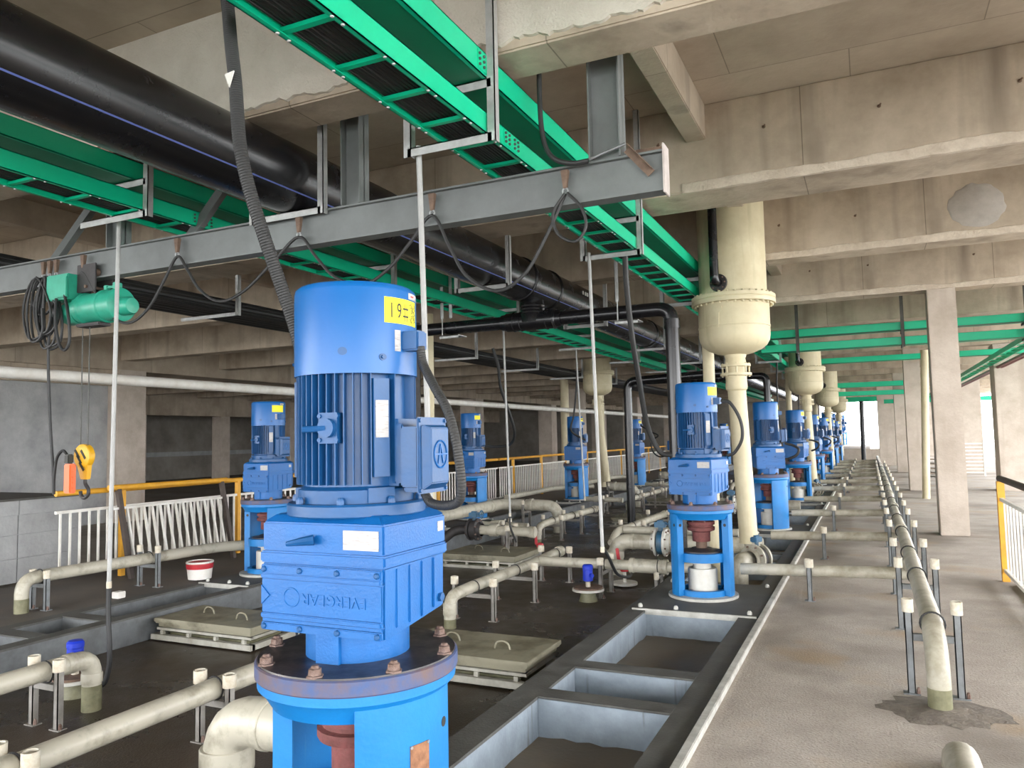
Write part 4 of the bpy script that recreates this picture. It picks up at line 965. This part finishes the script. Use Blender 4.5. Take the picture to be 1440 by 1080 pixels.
for i, y in enumerate((3.76, 6.80, 9.85, 12.9, 15.9, 19.1, 22.2, 25.3)):
    hanger('grey steel hanger under the green ladder over the pumps, %s from the viewer' % ORD[i], y, -2.37, -1.82, 3.322, short=3.60, upper=3.632, group='hangers of the ladder over the pumps', ztop=ZS if i != 1 else ZS)
for i, y in enumerate((4.0, 7.3, 10.75, 14.3, 17.6, 20.9, 24.2)):
    hanger('grey steel hanger under the left green ladder, %s from the viewer' % ORD[i], y, -5.55, -4.83, 3.385, upper=3.63, group='hangers of the left ladder')
for i, y in enumerate((4.35, 7.5, 10.9, 14.6, 18.0, 21.4)):
    hanger('grey cradle hanger under the thick black pipe, %s from the viewer' % ORD[i], y, -4.12, -3.48, 3.305, short=3.46, ztop=ZS if y > 4.5 else ZS, group='hangers of the thick black pipe')
for i, x in enumerate((-1.2, 0.66, 2.62)):
    t = thing('hanger', 'thin steel post carrying the nearest pair of crossing green trays, %s from the left' % ORD[i], 'hanger', (x, 16.1, 3.2), group='posts of the crossing trays')
    part('post', MB().box(-0.03, -0.03, 0, 0.03, -0.024, ZS - 3.2).box(0.024, -0.03, 0, 0.03, 0.03, ZS - 3.2), 'dark_steel', t)
    for z in (0.0, 0.28): part('arm', MB().box(-0.03, -0.02, z, 0.0, 0.36, z + 0.04), 'dark_steel', t)

# ================================================================== OVERHEAD PIPES
bx_, bz_ = -3.80, 3.586
t = thing('pipe', 'thick black pipe with a thin blue line, running back under the beams', 'pipe', (bx_, 0.4, bz_))
part('run', MB().cyl((bx_, 0.4, bz_), (bx_, 46, bz_), 0.254, 40), 'black_pipe', t, world=True)
for a in (205, 320, 85):
    d = (math.cos(R(a)), math.sin(R(a))); e = Vector((bx_ + d[0] * 0.2545, 0.4, bz_ + d[1] * 0.2545))
    part('blue_line', MB().bar(e, e + Vector((0, 45.6, 0)), 0.010, 0.003, (d[0], 0, d[1])), 'stripe_blue', t, world=True)
for y in (8.45, 9.30):
    part('weld_ring', MB().torus((bx_, y, bz_), 0.256, 0.016, 'y', 36, 8), 'black_pipe', t, world=True)
for y, k in ((14.3, 1), (20.1, 1)):
    part('weld_ring', MB().torus((bx_, y, bz_), 0.256, 0.014, 'y', 36, 8), 'black_pipe', t, world=True)
rnd = random.Random(11)
for y in (10.1, 10.2, 10.28): part('print_mark', MB().box(bx_ + 0.245, y, bz_ + 0.05, bx_ + 0.2555, y + 0.04, bz_ + 0.10), 'pvc_light', t, world=True)
t2 = part('branch', MB().lathe([(0.155, 0), (0.155, 0.10), (0.15, 0.11), (0.158, 0.13), (0.15, 0.15), (0.158, 0.17), (0.15, 0.19), (0.158, 0.21), (0.15, 0.24), (0.15, 0.45)], 28, c=(bx_, 8.88, 3.10)), 'black_pipe', t, world=True)
for i, (y, xl, xr, zc) in enumerate(((8.88, -5.75, -2.03, 3.125), (20.4, -5.6, -2.3, 3.1))):
    t = thing('pipe', ['black cross pipe with a tee below the thick pipe, bending down by the second pump', 'second black cross pipe bending down farther back'][i], 'pipe', (xl, y, zc))
    part('run', MB().tube(route([(xl, y, zc), (xr, y, zc), (xr, y + (0.02), 0.21)], 0.17), 0.083, 22), 'black_pipe', t, world=True)
    part('tee', MB().tube([(-4.22, y, zc), (-4.16, y, zc), (-4.15, y, zc), (-3.48, y, zc), (-3.47, y, zc), (-3.40, y, zc)], 0.1, 24, rad=[0.10, 0.108, 0.120, 0.120, 0.108, 0.10]), 'black_pipe', t, world=True)
    for x in (-4.05, -3.95, -3.6, -3.5): part('weld_ring', MB().torus((x, y, zc), 0.119, 0.010, 'x', 24, 6), 'black_pipe', t, world=True)
    part('elbow_collar', MB().tube([(xr, y, zc - 0.13), (xr, y, zc - 0.24)], 0.092, 22), 'black_pipe', t, world=True)
for i, x in enumerate((-5.02, -2.62)):
    t = thing('hanger', 'grey steel strap hanger holding the black cross pipe, %s end' % ('left' if i == 0 else 'right'), 'hanger', (x, 8.88, 3.0))
    for dx in (-0.03, 0.10): part('drop_bar', MB().box(x + dx - 0.025, 8.76, 3.24, x + dx + 0.02, 8.77, ZS - 0.0).box(x + dx - 0.025, 8.76, 3.24, x + dx - 0.019, 8.80, ZS), 'galvanised', t, world=True)
    part('foot', MB().box(x - 0.06, 8.74, 3.0, x + 0.22, 8.98, 3.012).box(x - 0.06, 8.74, 2.97, x + 0.22, 8.746, 3.012), 'galvanised', t, world=True)
    part('rod', MB().cyl((x - 0.03, 8.765, 3.0), (x - 0.03, 8.765, 3.26), 0.008, 8), 'galvanised', t, world=True)
# second run of black pipes at the far row: bundle on brackets
for i, (dx, dz, r) in enumerate(((-0.42, 0.0, 0.055), (-0.28, 0.0, 0.05), (-0.16, 0.01, 0.06), (-0.02, 0.0, 0.045), (0.10, 0.0, 0.05), (0.22, 0.0, 0.06), (0.34, 0.0, 0.04), (-0.2, 0.12, 0.05), (0.05, 0.11, 0.05))):
    solo('black_conduit', MB().tube([(-7.85 + dx, 1.0, 3.44 + dz), (-7.85 + dx, 46, 3.44 + dz)], r, 10), 'black_rubber', 'black conduit in the dark bundle above the far pump row', 'conduit', (-7.85 + dx, 1.0, 3.44 + dz), group='black conduits above the far pump row')
for i, y in enumerate((7.55, 11.0, 14.3, 17.6, 20.9, 24.2)):
    hanger('grey bracket under the dark conduit bundle, %s from the viewer' % ORD[i], y, -8.42, -7.42, 3.345, ztop=ZS, group='brackets of the conduit bundle')
# white pipe along the far side
pipe('long white pipe running level behind the far pump row', [(-9.5, 1.0, 2.575), (-9.5, 40.0, 2.575)], 0.075, 'white_paint')
pipe('cream upright pipe right of the far vessel, by the tall pale column', [(-7.9, 24.0, 0), (-7.9, 24.0, 3.6)], 0.09, 'cream')
pipe('cream upright pipe left of the pale column behind the far row', [(-10.4, 27.2, -0.3), (-10.4, 27.2, 3.8)], 0.16, 'cream')
pipe('cream upright pipe just right of the large motor', [(-6.30, 10.5, D), (-6.30, 10.5, 3.65)], 0.075, 'cream')
pipe('dark upright pipe beside the large motor and its corrugated hose', [(-6.44, 10.35, 0.0), (-6.44, 10.35, 3.5)], 0.06, 'cast_dark')
pipe('black upright pipe with an elbow at its top, left of the second pump', [(-4.55, 15.6, D), (-4.55, 15.6, 2.78), (-2.2, 15.6, 2.86)], 0.085, 'black_pipe', rad=0.18)
pipe('cream leaning upright pipe behind the pale walkway column', [(1.16, 20.9, 0), (1.30, 20.9, 3.55)], 0.085, 'cream')
pipe('black upright post far down the walkway, lit on one side', [(-0.33, 44.6, 0), (-0.30, 44.6, 3.2)], 0.11, 'black_pipe')

# ================================================================== CRANE BEAM, HOIST AND CABLES
IY, IZ0, IZ1 = 4.42, 3.075, 3.32
t = thing('crane_beam', 'long grey steel I-beam for the hoist, crossing the photo under the concrete beams', 'beam', (-4.5, IY, IZ0))
part('lower_flange', MB().box(-9.6, IY - 0.055, IZ0, -1.02, IY + 0.055, IZ0 + 0.013), 'beam_paint', t, world=True)
part('upper_flange', MB().box(-9.6, IY - 0.055, IZ1 - 0.013, -1.02, IY + 0.055, IZ1), 'beam_paint', t, world=True)
part('web', MB().box(-9.6, IY - 0.020, IZ0 + 0.013, -1.02, IY - 0.008, IZ1 - 0.013), 'beam_paint', t, world=True)
part('end_plate', MB().box(-1.02, IY - 0.062, IZ0 - 0.015, -1.008, IY + 0.062, IZ1 + 0.035), 'pink_plate', t, bevel=0.003, world=True)
part('end_stop', MB().bar((-1.225, IY - 0.07, IZ1 + 0.028), (-1.085, IY - 0.062, IZ0 + 0.105), 0.006, 0.05, (1, 0, 1)).bar((-1.215, IY - 0.09, IZ1 + 0.05), (-1.075, IY - 0.082, IZ0 + 0.127), 0.05, 0.006, (1, 0, 1)), 'rust_steel', t, world=True)
part('end_stop', MB().bar((-1.20, IY + 0.05, IZ1 + 0.040), (-1.02, IY + 0.04, IZ1 + 0.03), 0.03, 0.03), 'rust_steel', t, world=True)
for i, (x0, w, zt) in enumerate(((-1.466, 0.20, 4.32), (-3.32, 0.16, ZS), (-5.75, 0.16, ZS), (-7.9, 0.16, ZS))):
    b = MB().box(x0, IY - 0.014, IZ1, x0 + w, IY - 0.006, zt).box(x0 + w - 0.010, IY - 0.07, IZ1, x0 + w, IY + 0.05, zt).box(x0, IY - 0.07, IZ1, x0 + 0.010, IY + 0.05, zt)
    part('hanging_column', b, 'beam_paint', t, world=True)
for x in (-4.92, -6.6):
    part('brace', MB().bar((x, IY + 0.04, IZ1), (x + 0.75, IY + 0.45, ZS), 0.08, 0.010, (0, 1, 0)).bar((x, IY + 0.08, IZ1), (x + 0.75, IY + 0.49, ZS), 0.010, 0.08, (0, 1, 0)), 'beam_paint', t, world=True)
part('safety_chain', MB().tube(spline([(-1.60, IY - 0.05, IZ1 + 0.005), (-1.47, IY - 0.06, IZ1 + 0.012), (-1.36, IY - 0.07, IZ1 + 0.035), (-1.23, IY - 0.08, IZ1 + 0.06)], 6), 0.009, 6), 'steel', t, world=True)
# electric hoist on a trolley, built around its own origin under the beam
HX, HZ = -5.96, 2.84
t = thing('hoist', 'green electric rope hoist hanging from the grey crane beam at the left', 'hoist', (HX, IY, HZ))
w = lambda n, b, m, bv=0.0: part(n, b, m, t, bevel=bv)
for sy in (-1, 1):
    w('trolley_plate', MB().box(-0.125, sy * 0.078 - 0.007, 0.12, 0.11, sy * 0.078 + 0.007, 0.36), 'cast_dark', 0.004)
    for dx in (-0.07, 0.065): w('wheel', MB().cyl((dx, sy * 0.070, 0.285), (dx, sy * 0.028, 0.285), 0.036, 16), 'rust_steel')
w('hanger_bolt', MB().cyl((0, -0.10, 0.165), (0, 0.10, 0.165), 0.014, 10).cyl((-0.03, 0, 0.04), (-0.03, 0, 0.165), 0.014, 8), 'rust_steel')
w('control_box', MB().box(-0.40, -0.17, 0.06, -0.12, -0.035, 0.28), 'green_hoist', 0.008)
w('box_cover', MB().box(-0.25, -0.19, 0.075, -0.11, -0.17, 0.25), 'green_hoist', 0.005)
w('drum', MB().lathe([(0.0, -0.14), (0.12, -0.14), (0.12, -0.085), (0.137, -0.085), (0.137, -0.07), (0.125, -0.055), (0.125, 0.155), (0.140, 0.16), (0.140, 0.185), (0.13, 0.195), (0.13, 0.31), (0.140, 0.315), (0.140, 0.345), (0.116, 0.36), (0, 0.37)], 36, c=(0, -0.014, -0.01), axis='x', caps=False), 'green_hoist')
w('end_cap', MB().lathe([(0.0, 0.36), (0.077, 0.36), (0.077, 0.45), (0.063, 0.475), (0, 0.48)], 24, c=(0, -0.014, -0.03), axis='x', caps=False), 'green_hoist')
w('brake_cover', MB().lathe([(0.0, -0.35), (0.09, -0.35), (0.105, -0.315), (0.105, -0.17), (0, -0.17)], 24, c=(0, 0, -0.03), axis='x', caps=False), 'green_hoist')
w('lug', MB().box(0.155, -0.045, 0.11, 0.20, 0.015, 0.165).box(0.20, -0.045, 0.135, 0.32, 0.015, 0.155).box(0.27, -0.05, 0.12, 0.31, 0.02, 0.18), 'green_hoist', 0.006)
w('rope_guide', MB().box(-0.155, -0.07, -0.17, 0.14, 0.055, -0.142), 'cast_dark', 0.008)
for x in (-0.135, -0.045): w('hoist_rope', MB().cyl((x, -0.014, -1.24), (x, -0.014, -0.10), 0.0045, 8), 'dark_steel')
t = thing('hook_block', 'yellow hook block with black stripes hanging on the hoist ropes', 'hook block', (-6.045, IY, 1.54))
hb = MB().lathe([(0.0, -0.036), (0.07, -0.036), (0.102, -0.025), (0.102, 0.025), (0.07, 0.036), (0, 0.036)], 24, c=(0, -0.014, 0.03), axis='y', caps=False)
hb.loft([(-0.085, -0.042, 0.02), (0.075, -0.042, 0.02), (0.075, 0.014, 0.02), (-0.085, 0.014, 0.02)], [(-0.02, -0.035, -0.165), (0.055, -0.035, -0.165), (0.055, 0.007, -0.165), (-0.02, 0.007, -0.165)])
part('block_body', hb, 'hook_yellow', t, bevel=0.004)
for dx, dz in ((-0.04, 0.045), (-0.015, 0.0), (0.018, -0.06), (0.035, 0.04)):
    part('stripe', MB().bar((-0.028 + dx, -0.0525, 0.04 + dz), (0.028 + dx, -0.0525, -0.03 + dz), 0.004, 0.02, (0.78, 0, 0.62)), 'ink', t)
part('hook', MB().tube(spline([(0.018, -0.014, -0.15), (0.018, -0.014, -0.20), (0.055, -0.014, -0.245), (0.055, -0.014, -0.29), (0.015, -0.014, -0.32), (-0.03, -0.014, -0.305), (-0.042, -0.014, -0.265)], 5), 0.015, 10), 'cast_dark', t)
t = thing('pendant_control', 'orange red hoist pendant with a black grip, hanging beside the yellow hook block', 'control', (-6.075, 4.30, 1.265))
part('case', MB().box(-0.042, -0.03, 0.0, 0.042, 0.03, 0.245), 'pendant_red', t, bevel=0.009)
part('grip', MB().box(-0.046, -0.026, 0.245, 0.014, 0.026, 0.325), 'ink', t, bevel=0.009)
for z in (0.045, 0.09, 0.135, 0.18): part('button', MB().cyl((0.042, 0, z), (0.047, 0, z), 0.011, 12), 'pendant_red', t)
part('lead', MB().tube(spline([(-0.046, 0, 0.325), (-0.10, 0, 0.355), (-0.18, 0.005, 0.285), (-0.215, 0.01, 0.12), (-0.23, 0.02, -0.01), (-0.245, 0.02, 0.20), (-0.30, 0.02, 0.65), (-0.31, 0.0, 1.28), (-0.23, 0.0, 1.63)], 7), 0.012, 8), 'black_rubber', t)
# festoon cable with its carriers
CX = [-6.54, -6.456, -6.371, -6.021, -4.912, -3.691, -2.568, -1.621]
CN = ['left of a bunch of three', 'middle of a bunch of three', 'right of a bunch of three', 'just above the green hoist', 'second right of the hoist', 'behind the corrugated hose', 'beside the hanging white conduit', 'near its right end']
for x, nm in zip(CX, CN):
    t = thing('cable_carrier', 'rusty cable carrier on the crane beam, ' + nm, 'cable carrier', (x, IY - 0.07, 3.20))
    part('body', MB().loft([(-0.025, -0.02, 0.085), (0.025, -0.02, 0.085), (0.025, 0.015, 0.085), (-0.025, 0.015, 0.085)], [(-0.012, -0.015, -0.03), (0.012, -0.015, -0.03), (0.012, 0.008, -0.03), (-0.012, 0.008, -0.03)]), 'rust_steel', t, bevel=0.003)
    part('clamp', MB().torus((0, -0.004, -0.045), 0.018, 0.006, 'y', 12, 6), 'steel', t)
FP = [(-6.456, 3.138), (-6.315, 2.983), (-6.14, 3.018), (-6.021, 3.138), (-5.859, 2.948), (-5.649, 2.724), (-5.438, 2.653), (-5.228, 2.752), (-5.052, 2.962), (-4.912, 3.138), (-4.807, 3.032), (-4.666, 2.85), (-4.456, 2.738), (-4.21, 2.794), (-3.93, 2.983), (-3.691, 3.138), (-3.544, 2.983), (-3.368, 2.808), (-3.123, 2.731), (-2.912, 2.822), (-2.737, 2.983), (-2.568, 3.138), (-2.442, 2.913), (-2.316, 2.703), (-2.105, 2.583), (-1.909, 2.667), (-1.754, 2.892), (-1.621, 3.138)]
solo('festoon_cable', MB().tube(spline([(x, IY - 0.075, z) for x, z in FP], 6), 0.0115, 8), 'conduit', 'black festoon cable hanging in loops below the grey crane beam', 'cable', (FP[0][0], IY - 0.075, FP[0][1]))
solo('cable_loop', MB().tube(spline([(-1.62, 4.335, 3.138), (-1.70, 4.33, 3.02), (-1.67, 4.33, 2.89), (-1.56, 4.33, 2.83), (-1.49, 4.33, 2.91), (-1.515, 4.33, 3.03), (-1.605, 4.335, 3.138)], 7), 0.010, 8), 'conduit', 'small closed loop of black cable below the right end of the crane beam', 'cable', (-1.62, 4.335, 3.138))
cp = []
rnd = random.Random(9)
for q in range(11):
    cx = -6.43 + rnd.uniform(-0.10, 0.11); zb = 2.50 + rnd.uniform(0, 0.32); wd = rnd.uniform(0.09, 0.19); yy = IY - 0.10 - 0.008 * q
    cp += [(cx, yy, 3.12), (cx - wd, yy, (3.12 + zb) / 2 + 0.03), (cx - wd * 0.6, yy, zb + 0.03), (cx + 0.03, yy, zb), (cx + wd * 0.8, yy, zb + 0.08), (cx + wd * 0.7, yy, (3.12 + zb) / 2)]
solo('cable_coil', MB().tube(spline(cp, 5), 0.0105, 7), 'conduit', 'tangled coil of black cable hung left of the green hoist', 'cable', (-6.45, IY - 0.1, 3.12))
solo('cable_loop', MB().tube(spline([(-6.21, 4.24, 2.91), (-6.175, 4.22, 2.67), (-6.12, 4.22, 2.50), (-6.05, 4.22, 2.46), (-6.0, 4.22, 2.54), (-6.02, 4.22, 2.74), (-6.10, 4.24, 2.93)], 7), 0.0125, 8), 'black_rubber', 'black cable loop hanging below the green hoist control box', 'cable', (-6.21, 4.24, 2.91))

# hanging hoses and conduits
def hose(label, pts, r, m='conduit', ribs=0, n=10, cat='hose', name='hose', k=8):
    t = thing(name, label, cat, pts[0]); sp_ = spline(pts, k)
    part('run', MB().tube(sp_, r, n), m, t, world=True)
    if ribs:
        b = MB(); L = 0
        nxt = 0
        for i in range(1, len(sp_)):
            d = (sp_[i] - sp_[i - 1]); seg = d.length
            while nxt < L + seg:
                c = sp_[i - 1] + d * ((nxt - L) / seg); dn = d.normalized()
                b.tube([c - dn * ribs * 0.25, c, c + dn * ribs * 0.25], r, n, caps=False, rad=[r * 0.99, r * 1.06, r * 0.99]); nxt += ribs
            L += seg
        part('ribs', b, m, t, world=True)['kind'] = 'stuff'
    return t
t = hose('thick grey corrugated conduit hanging from the ceiling down behind the large motor', [(-2.50, 2.42, 4.3), (-2.47, 2.40, 3.75), (-2.43, 2.40, 3.57), (-2.365, 2.36, 3.335), (-2.30, 2.32, 3.127), (-2.256, 2.30, 2.867), (-2.225, 2.32, 2.679), (-2.185, 2.36, 2.49), (-2.15, 2.42, 2.292), (-2.11, 2.46, 2.117), (-2.06, 2.47, 1.912), (-2.03, 2.47, 1.70), (-2.0, 2.45, 1.50)], 0.0265, ribs=0.011, n=12)
part('label_tag', MB().add([(-2.325, 2.285, 3.16), (-2.275, 2.285, 3.165), (-2.30, 2.285, 3.10), (-2.325, 2.29, 3.16), (-2.275, 2.29, 3.165), (-2.30, 2.29, 3.10)], [(0, 1, 2), (5, 4, 3), (0, 3, 4, 1), (1, 4, 5, 2), (2, 5, 3, 0)]), 'pvc_light', t, world=True)
hose('grey corrugated conduit from the small box on the large motor down to its terminal box', [(-1.335, 2.17, 1.955), (-1.325, 2.17, 1.90), (-1.255, 2.12, 1.82), (-1.185, 2.08, 1.74), (-1.145, 2.06, 1.645), (-1.13, 2.06, 1.54), (-1.135, 2.07, 1.485), (-1.16, 2.09, 1.455), (-1.22, 2.12, 1.442), (-1.29, 2.15, 1.447), (-1.325, 2.17, 1.475)], 0.0145, ribs=0.009, n=12)
hose('black cable from the green ladder down to the left side of the second pump', [(-2.05, 6.7, 3.72), (-2.05, 6.9, 3.62), (-2.0, 6.9, 3.42), (-2.02, 7.0, 3.08), (-2.04, 7.2, 2.63), (-2.06, 7.5, 2.16), (-2.06, 7.75, 1.736), (-1.97, 7.85, 1.48), (-1.86, 7.9, 1.44)], 0.027)
hose('short black cable arching from the second pump to its terminal box', [(-1.33, 7.86, 1.98), (-1.24, 7.84, 1.95), (-1.15, 7.84, 1.78), (-1.14, 7.85, 1.60), (-1.22, 7.87, 1.46), (-1.29, 7.89, 1.43)], 0.016)
hose('pair of black cables dropping from the concrete beam onto the crane beam', [(-1.75, 4.26, 4.6), (-1.745, 4.27, 4.2), (-1.75, 4.28, 3.75), (-1.745, 4.29, 3.55), (-1.72, 4.30, 3.42), (-1.66, 4.31, 3.345), (-1.56, 4.32, 3.31), (-1.46, 4.325, 3.31)], 0.016)
hose('black cable from the bundle down to the pump right of the large motor', [(-6.2, 12.6, 3.3), (-6.15, 12.7, 3.0), (-6.2, 12.9, 2.6), (-6.2, 13.2, 2.2), (-6.25, 13.6, 1.75), (-6.5, 13.9, 1.52), (-6.85, 14.0, 1.48), (-7.1, 14.02, 1.50)], 0.028)
hose('black cables beside the far vessel reaching the third far row pump', [(-6.7, 18.5, 3.5), (-6.75, 18.5, 2.8), (-6.85, 18.55, 2.2), (-6.95, 18.6, 1.8), (-6.62, 18.75, 1.55)], 0.025)
hose('thin black cable loop beside the fourth far row pump', [(-6.7, 24.4, 1.95), (-6.35, 24.3, 1.75), (-6.1, 24.2, 1.62), (-6.35, 24.3, 1.45), (-6.3, 24.3, 1.1), (-6.0, 24.2, 0.95), (-5.6, 24.0, 1.2), (-5.4, 23.9, 1.8)], 0.024)
for i, (y, x) in enumerate(((13.6, -1.95), (19.3, -1.95), (25.4, -1.95), (31.4, -1.95))):
    hose('black cable hanging to the %s pump of the walkway row' % ORD[i + 2], [(x + 0.05, y - 0.2, 3.35), (x, y, 2.8), (x, y + 0.1, 2.2), (x + 0.02, y + 0.12, 1.9), (x + 0.06, y + 0.12, 1.55)], 0.02)
    hose('short cable at the terminal box of the %s pump of the walkway row' % ORD[i + 2], [(-1.30, y + 0.1, 1.46), (-1.18, y + 0.1, 1.43), (-1.08, y + 0.05, 1.36), (-1.12, y + 0.05, 1.26), (-1.25, y + 0.1, 1.2)], 0.022)
# white conduits with black leads to the sensors
for i, (x, y, zt, x2, zb, lab) in enumerate(((-2.32, 3.78, 3.32, -2.27, 1.2, 'white conduit hanging beside the large motor'), (-2.31, 6.78, 3.32, -2.26, 0.64, 'white conduit hanging left of the second pump, with a black lead'), (-5.27, 4.10, 3.38, -5.32, 0.62, 'white conduit hanging in front of the left railing, with a black lead'), (-5.10, 10.75, 3.38, -5.05, 0.50, 'thin white conduit hanging in front of the third far row pump'), (-5.2, 14.3, 3.38, -5.1, 0.45, 'thin white conduit hanging behind the black upright pipe'))):
    t = thing('conduit', lab, 'conduit', (x, y, zt))
    part('run', MB().tube([(x, y, zt + 0.05), (x2, y, zb)], 0.0165, 10), 'rod_grey', t, world=True)
    part('end_bush', MB().tube([(x2, y, zb), (x2, y, zb - 0.05)], 0.02, 10), 'cap_white', t, world=True)
    if i == 1: part('lead', MB().tube(spline([(x2, y, zb), (-2.28, y + 0.25, 0.50), (-2.38, 7.6, 0.25), (-2.55, 8.6, 0.05), (-2.75, 9.35, 0.02), (-2.87, 9.52, 0.0)], 6), 0.016, 8), 'black_rubber', t, world=True)
    if i == 2: part('lead', MB().tube(spline([(x2, y, zb), (x2, y, 0.35), (x2 + 0.02, y, 0.05), (x2 - 0.02, y, -0.12), (x2 - 0.10, y, -0.17), (x2 - 0.18, y - 0.02, -0.12)], 6), 0.018, 8), 'black_rubber', t, world=True)
    if i == 3: part('lead', MB().tube(spline([(x2, y, zb), (x2, y, 0.3), (x2 + 0.05, y + 0.1, 0.05)], 6), 0.016, 8), 'black_rubber', t, world=True)

# ================================================================== RAILINGS
def railing(label, x, ya, yb, z0=0.0, posts=2, sp=0.11, top='yellow_paint', hi=1.10, brown=(), bw=0.0):
    t = thing('railing', label, 'railing', (x, ya, z0)); w = lambda n, b, m: part(n, b, m, t, world=True)
    w('handrail', MB().tube([(x, ya, z0 + hi), (x, yb, z0 + hi)], 0.034, 14), top)
    w('upper_rail', MB().box(x - 0.018, ya, z0 + 0.86, x + 0.018, yb, z0 + 0.895), 'white_paint')
    w('lower_rail', MB().box(x - 0.018, ya, z0 + 0.10, x + 0.018, yb, z0 + 0.135), 'white_paint')
    bmesh_ = (MB().box(-bw, -bw, 0.13, bw, bw, 0.86) if bw else MB().box(-0.010, -0.0115, 0.13, 0.010, 0.0115, 0.86)).mesh('baluster')
    n = int((yb - ya) / sp)
    for k in range(n): link('baluster', bmesh_, 'white_paint', t, (0, sp * (k + 0.5), 0))
    for k in range(posts):
        y = ya + (yb - ya) * (k + 0.45) / posts
        w('post', MB().box(x - 0.03, y - 0.03, z0, x + 0.03, y + 0.03, z0 + hi), 'brown_paint' if k in brown else top)
    return t
for i, (a, b) in enumerate(((6.02, 12.0), (12.1, 17.9), (18.0, 23.9), (24.0, 29.9), (30.0, 36.0))):
    railing('yellow topped railing with white bars behind the far pump row, %s length from the left' % ORD[i], -8.75, a, b, posts=3, sp=0.125 if i < 3 else 0.16)
t = thing('railing', 'loose length of yellow railing with dark brown posts leaning on the left railing', 'railing', (-8.5, 6.5, 0))
part('handrail', MB().tube([(-8.62, 6.62, 1.13), (-8.62, 8.55, 1.12)], 0.036, 14), 'yellow_paint', t, world=True)
for y in (6.75, 8.45): part('post', MB().bar((-8.62, y, 1.12), (-8.42, y + 0.05, 0.0), 0.055, 0.055), 'brown_paint', t, world=True)
part('upper_rail', MB().bar((-8.59, 6.62, 0.87), (-8.59, 8.5, 0.87), 0.03, 0.03), 'white_paint', t, world=True)
for k in range(13):
    y = 6.85 + 0.125 * k
    part('baluster', MB().bar((-8.58, y, 0.87), (-8.45, y + 0.03, 0.14), 0.026, 0.026), 'white_paint', t, world=True)
t = railing('yellow and brown railing with pale bars at the right edge of the walkway', 1.26, 6.5, 9.85, posts=1, sp=0.19, top='brown_paint', bw=0.008)
part('post', MB().box(1.225, 9.80, 0, 1.295, 9.87, 1.07), 'yellow_paint', t, world=True)
struct('trim_2', MB().box(1.32, 5.0, 0.0, 1.42, 9.6, 0.05), 'kerb_steel', bevel=0.006)

# ================================================================== LEFT BLOCK, BUCKET, FAR DETAILS
t = thing('formwork_block', 'low grey block of panels with seams at the left edge, below the hook', 'block', (-10.6, 5.4, 0))
part('core', MB().box(-12.0, 3.6, 0.0, -9.62, 6.97, 0.98), 'concrete_grey', t, world=True)
for r_, (z0, z1) in enumerate(((0.0, 0.29), (0.30, 0.58), (0.59, 0.82))):
    for c_ in range(4):
        y0 = 3.6 + c_ * 0.8425
        pp = part('panel', MB().box(-9.625, y0 + 0.005, z0, -9.60, y0 + 0.837, z1), 'concrete_grey', t, bevel=0.003, world=True)
for c_ in range(4):
    y0 = 3.6 + c_ * 0.8425
    part('cap_panel', MB().box(-9.63, y0 + 0.003, 0.83, -9.585, y0 + 0.839, 1.0), 'concrete_grey', t, bevel=0.004, world=True)
part('top_edge', MB().box(-12.0, 3.6, 1.0, -9.58, 6.98, 1.025), 'dark_steel', t, world=True)
t = thing('bucket', 'white bucket with a red and white wrapped rim beside the far row pump', 'bucket', (-7.50, 7.02, 0.018))
part('body', MB().lathe([(0.0, 0), (0.135, 0), (0.155, 0.19), (0.150, 0.19), (0.13, 0.01), (0, 0.01)], 28, caps=False), 'white_paint', t)
part('red_band', MB().lathe([(0.153, 0.125), (0.158, 0.15), (0.158, 0.19), (0.150, 0.20), (0.10, 0.195), (0, 0.19)], 28, caps=False), 'red', t)
part('rim_wrap', MB().torus((0, 0, 0.198), 0.15, 0.014, 'z', 28, 6), 'white_paint', t)
t = thing('small_block', 'small pale concrete cube lying on the left ledge', 'block', (-7.5, 5.9, 0))
part('cube', MB().box(-0.05, -0.05, 0, 0.05, 0.05, 0.07), 'white_paint', t, bevel=0.006)
# white rack and pallets among the right columns
t = thing('rack', 'white slatted rack leaning by the pale columns at the right', 'rack', (3.0, 31.0, 0))
for x in (2.72, 3.55): part('side', MB().box(x - 0.025, 30.9, 0.0, x + 0.025, 31.0, 1.15), 'white_paint', t, world=True)
for k in range(9): part('slat', MB().box(2.72, 30.92, 0.10 + 0.125 * k, 3.55, 30.98, 0.14 + 0.125 * k), 'white_paint', t, world=True)
for i, z in enumerate((0.0, 0.16, 0.32, 0.48)):
    t = thing('pallet', 'timber pallet in the small stack between the walkway columns, %s from the floor' % ORD[i], 'pallet', (2.1, 30.5, z))
    for k in range(4): part('deck_board', MB().box(-0.45, -0.35 + 0.19 * k, 0.11, 0.45, -0.21 + 0.19 * k, 0.14), 'timber', t)
    for k in range(3): part('stringer', MB().box(-0.43 + 0.38 * k, -0.35, 0.0, -0.33 + 0.38 * k, 0.36, 0.11), 'timber', t)
railing('distant railing in the daylight right of the columns', 6.9, 24.0, 30.0, posts=3, sp=0.3, top='white_paint')
